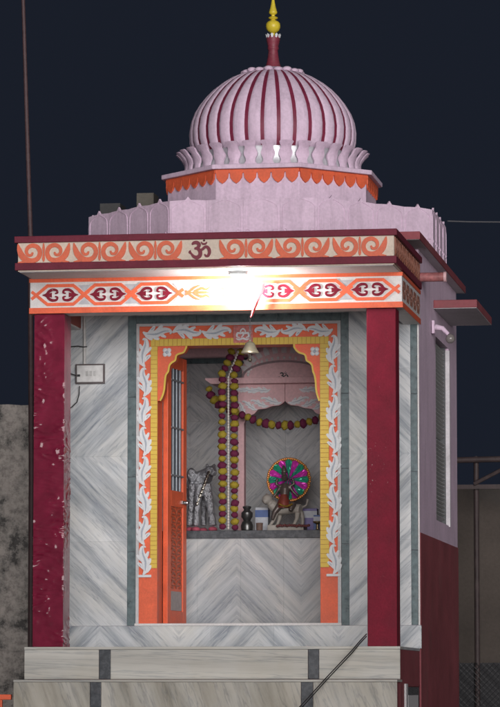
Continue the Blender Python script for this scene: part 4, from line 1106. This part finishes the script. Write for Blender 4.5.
# ---- neighbouring wall on the left
YN = 5.2
ztw = az(405, YN, 15)
b = MB(); n_ = 60; xs = [-7 + 6.2 * i / n_ for i in range(n_ + 1)]
vs = []
for x in xs:
    zt_ = ztw + noise.noise(Vector((x * 3, 1, 0))) * .02 + noise.noise(Vector((x * 14, 5, 0))) * .008
    for y in (YN, YN + .24):
        vs.append((x, y, GZ)); vs.append((x, y, zt_))
fs = []
for i in range(n_):
    a = 4 * i; c_ = a + 4
    fs += [(a, c_, c_ + 1, a + 1), (a + 2, a + 3, c_ + 3, c_ + 2), (a + 1, c_ + 1, c_ + 3, a + 3)]
fs += [(0, 1, 3, 2), (4 * n_, 4 * n_ + 2, 4 * n_ + 3, 4 * n_ + 1)]
tag(put('compound_wall', MB().add(vs, fs).mesh('wall'), OLDPL), 'tall old grey plaster wall with dark mould stains behind the plastic-wrapped column', 'wall')
# ---- mud wall, light falloff put into its colour, and steel fence on the right
YW2 = 9.0
zt2 = az(488, YW2, 480)
tag(bx('mud_wall', (-.4, 9.5, YW2, YW2 + .3, GZ, zt2), BROWNW), 'brown mud plastered wall behind the steel fence, its colour darkened for light falloff', 'wall')
YE = 8.4
fen = thing('steel_fence', 'dark rusty steel fence with post, rails, brace and wire mesh in front of mud wall', 'fence', (at(477, 690, YE).x, YE, GZ))
xpst = at(477, 600, YE).x
zz1 = az(456.5, YE, 477)
for i in range(3):
    put('fence_post', MB().tube([(xpst + i * 1.6, YE, GZ), (xpst + i * 1.6, YE, zz1)], .026, 10).mesh('post', True), RUST, fen)
xa, xb = xpst - 1.0, xpst + 3.3
put('fence_rail', MB().tube([(xa + (xb - xa) * i / 8, YE - .045, az(459.5, YE, 477) + noise.noise(Vector((i * 1.3, 0, 0))) * .03) for i in range(9)], .030, 10).mesh('rail', True), RUST, fen)
put('fence_rail', MB().box(xa, xb, YE - .07, YE - .035, az(489.5, YE, 477), az(485, YE, 477)).mesh('rail'), RUST, fen)
pd = at(474, 484, YE - .085); pe = at(500, 470.5, YE - .085); de = pe - pd
put('fence_brace', MB().tube([pd, pe, pd + de * 2.05], .02, 8).mesh('brace', True), RUST, fen)
b = MB(); zm0, zm1 = GZ + .03, az(663, YE, 477); hgt = zm1 - zm0; st = .055
nn_ = int((xb - xa) / st)
for i in range(-int(hgt / st), nn_):
    for s in (1, -1):
        p = Vector((xa + i * st, YE - .055 - .003 * s, zm0 if s > 0 else zm1)); q = p + Vector((hgt, 0, s * hgt))
        a = max(0, (xa - p.x) / hgt); c_ = min(1, (xb - p.x) / hgt)
        if c_ > a: b.tube([p + (q - p) * a, p + (q - p) * c_], .0028, 3)
o = put('chain_link_mesh', b.mesh('mesh'), simple('mesh_grey', (.045, .045, .048), .6), fen); o['kind'] = 'stuff'
put('fence_sheet', MB().box(xa, xb, YE + .03, YE + .04, GZ + .02, zm1).mesh('sheet'), simple('dark_sheet', (.022, .022, .025), .7), fen)

for o in bpy.data.objects:
    if '_w' in o: del o['_w']
S.cycles.use_denoising = True
S.cycles.max_bounces = 8
S.cycles.sample_clamp_indirect = 6.0
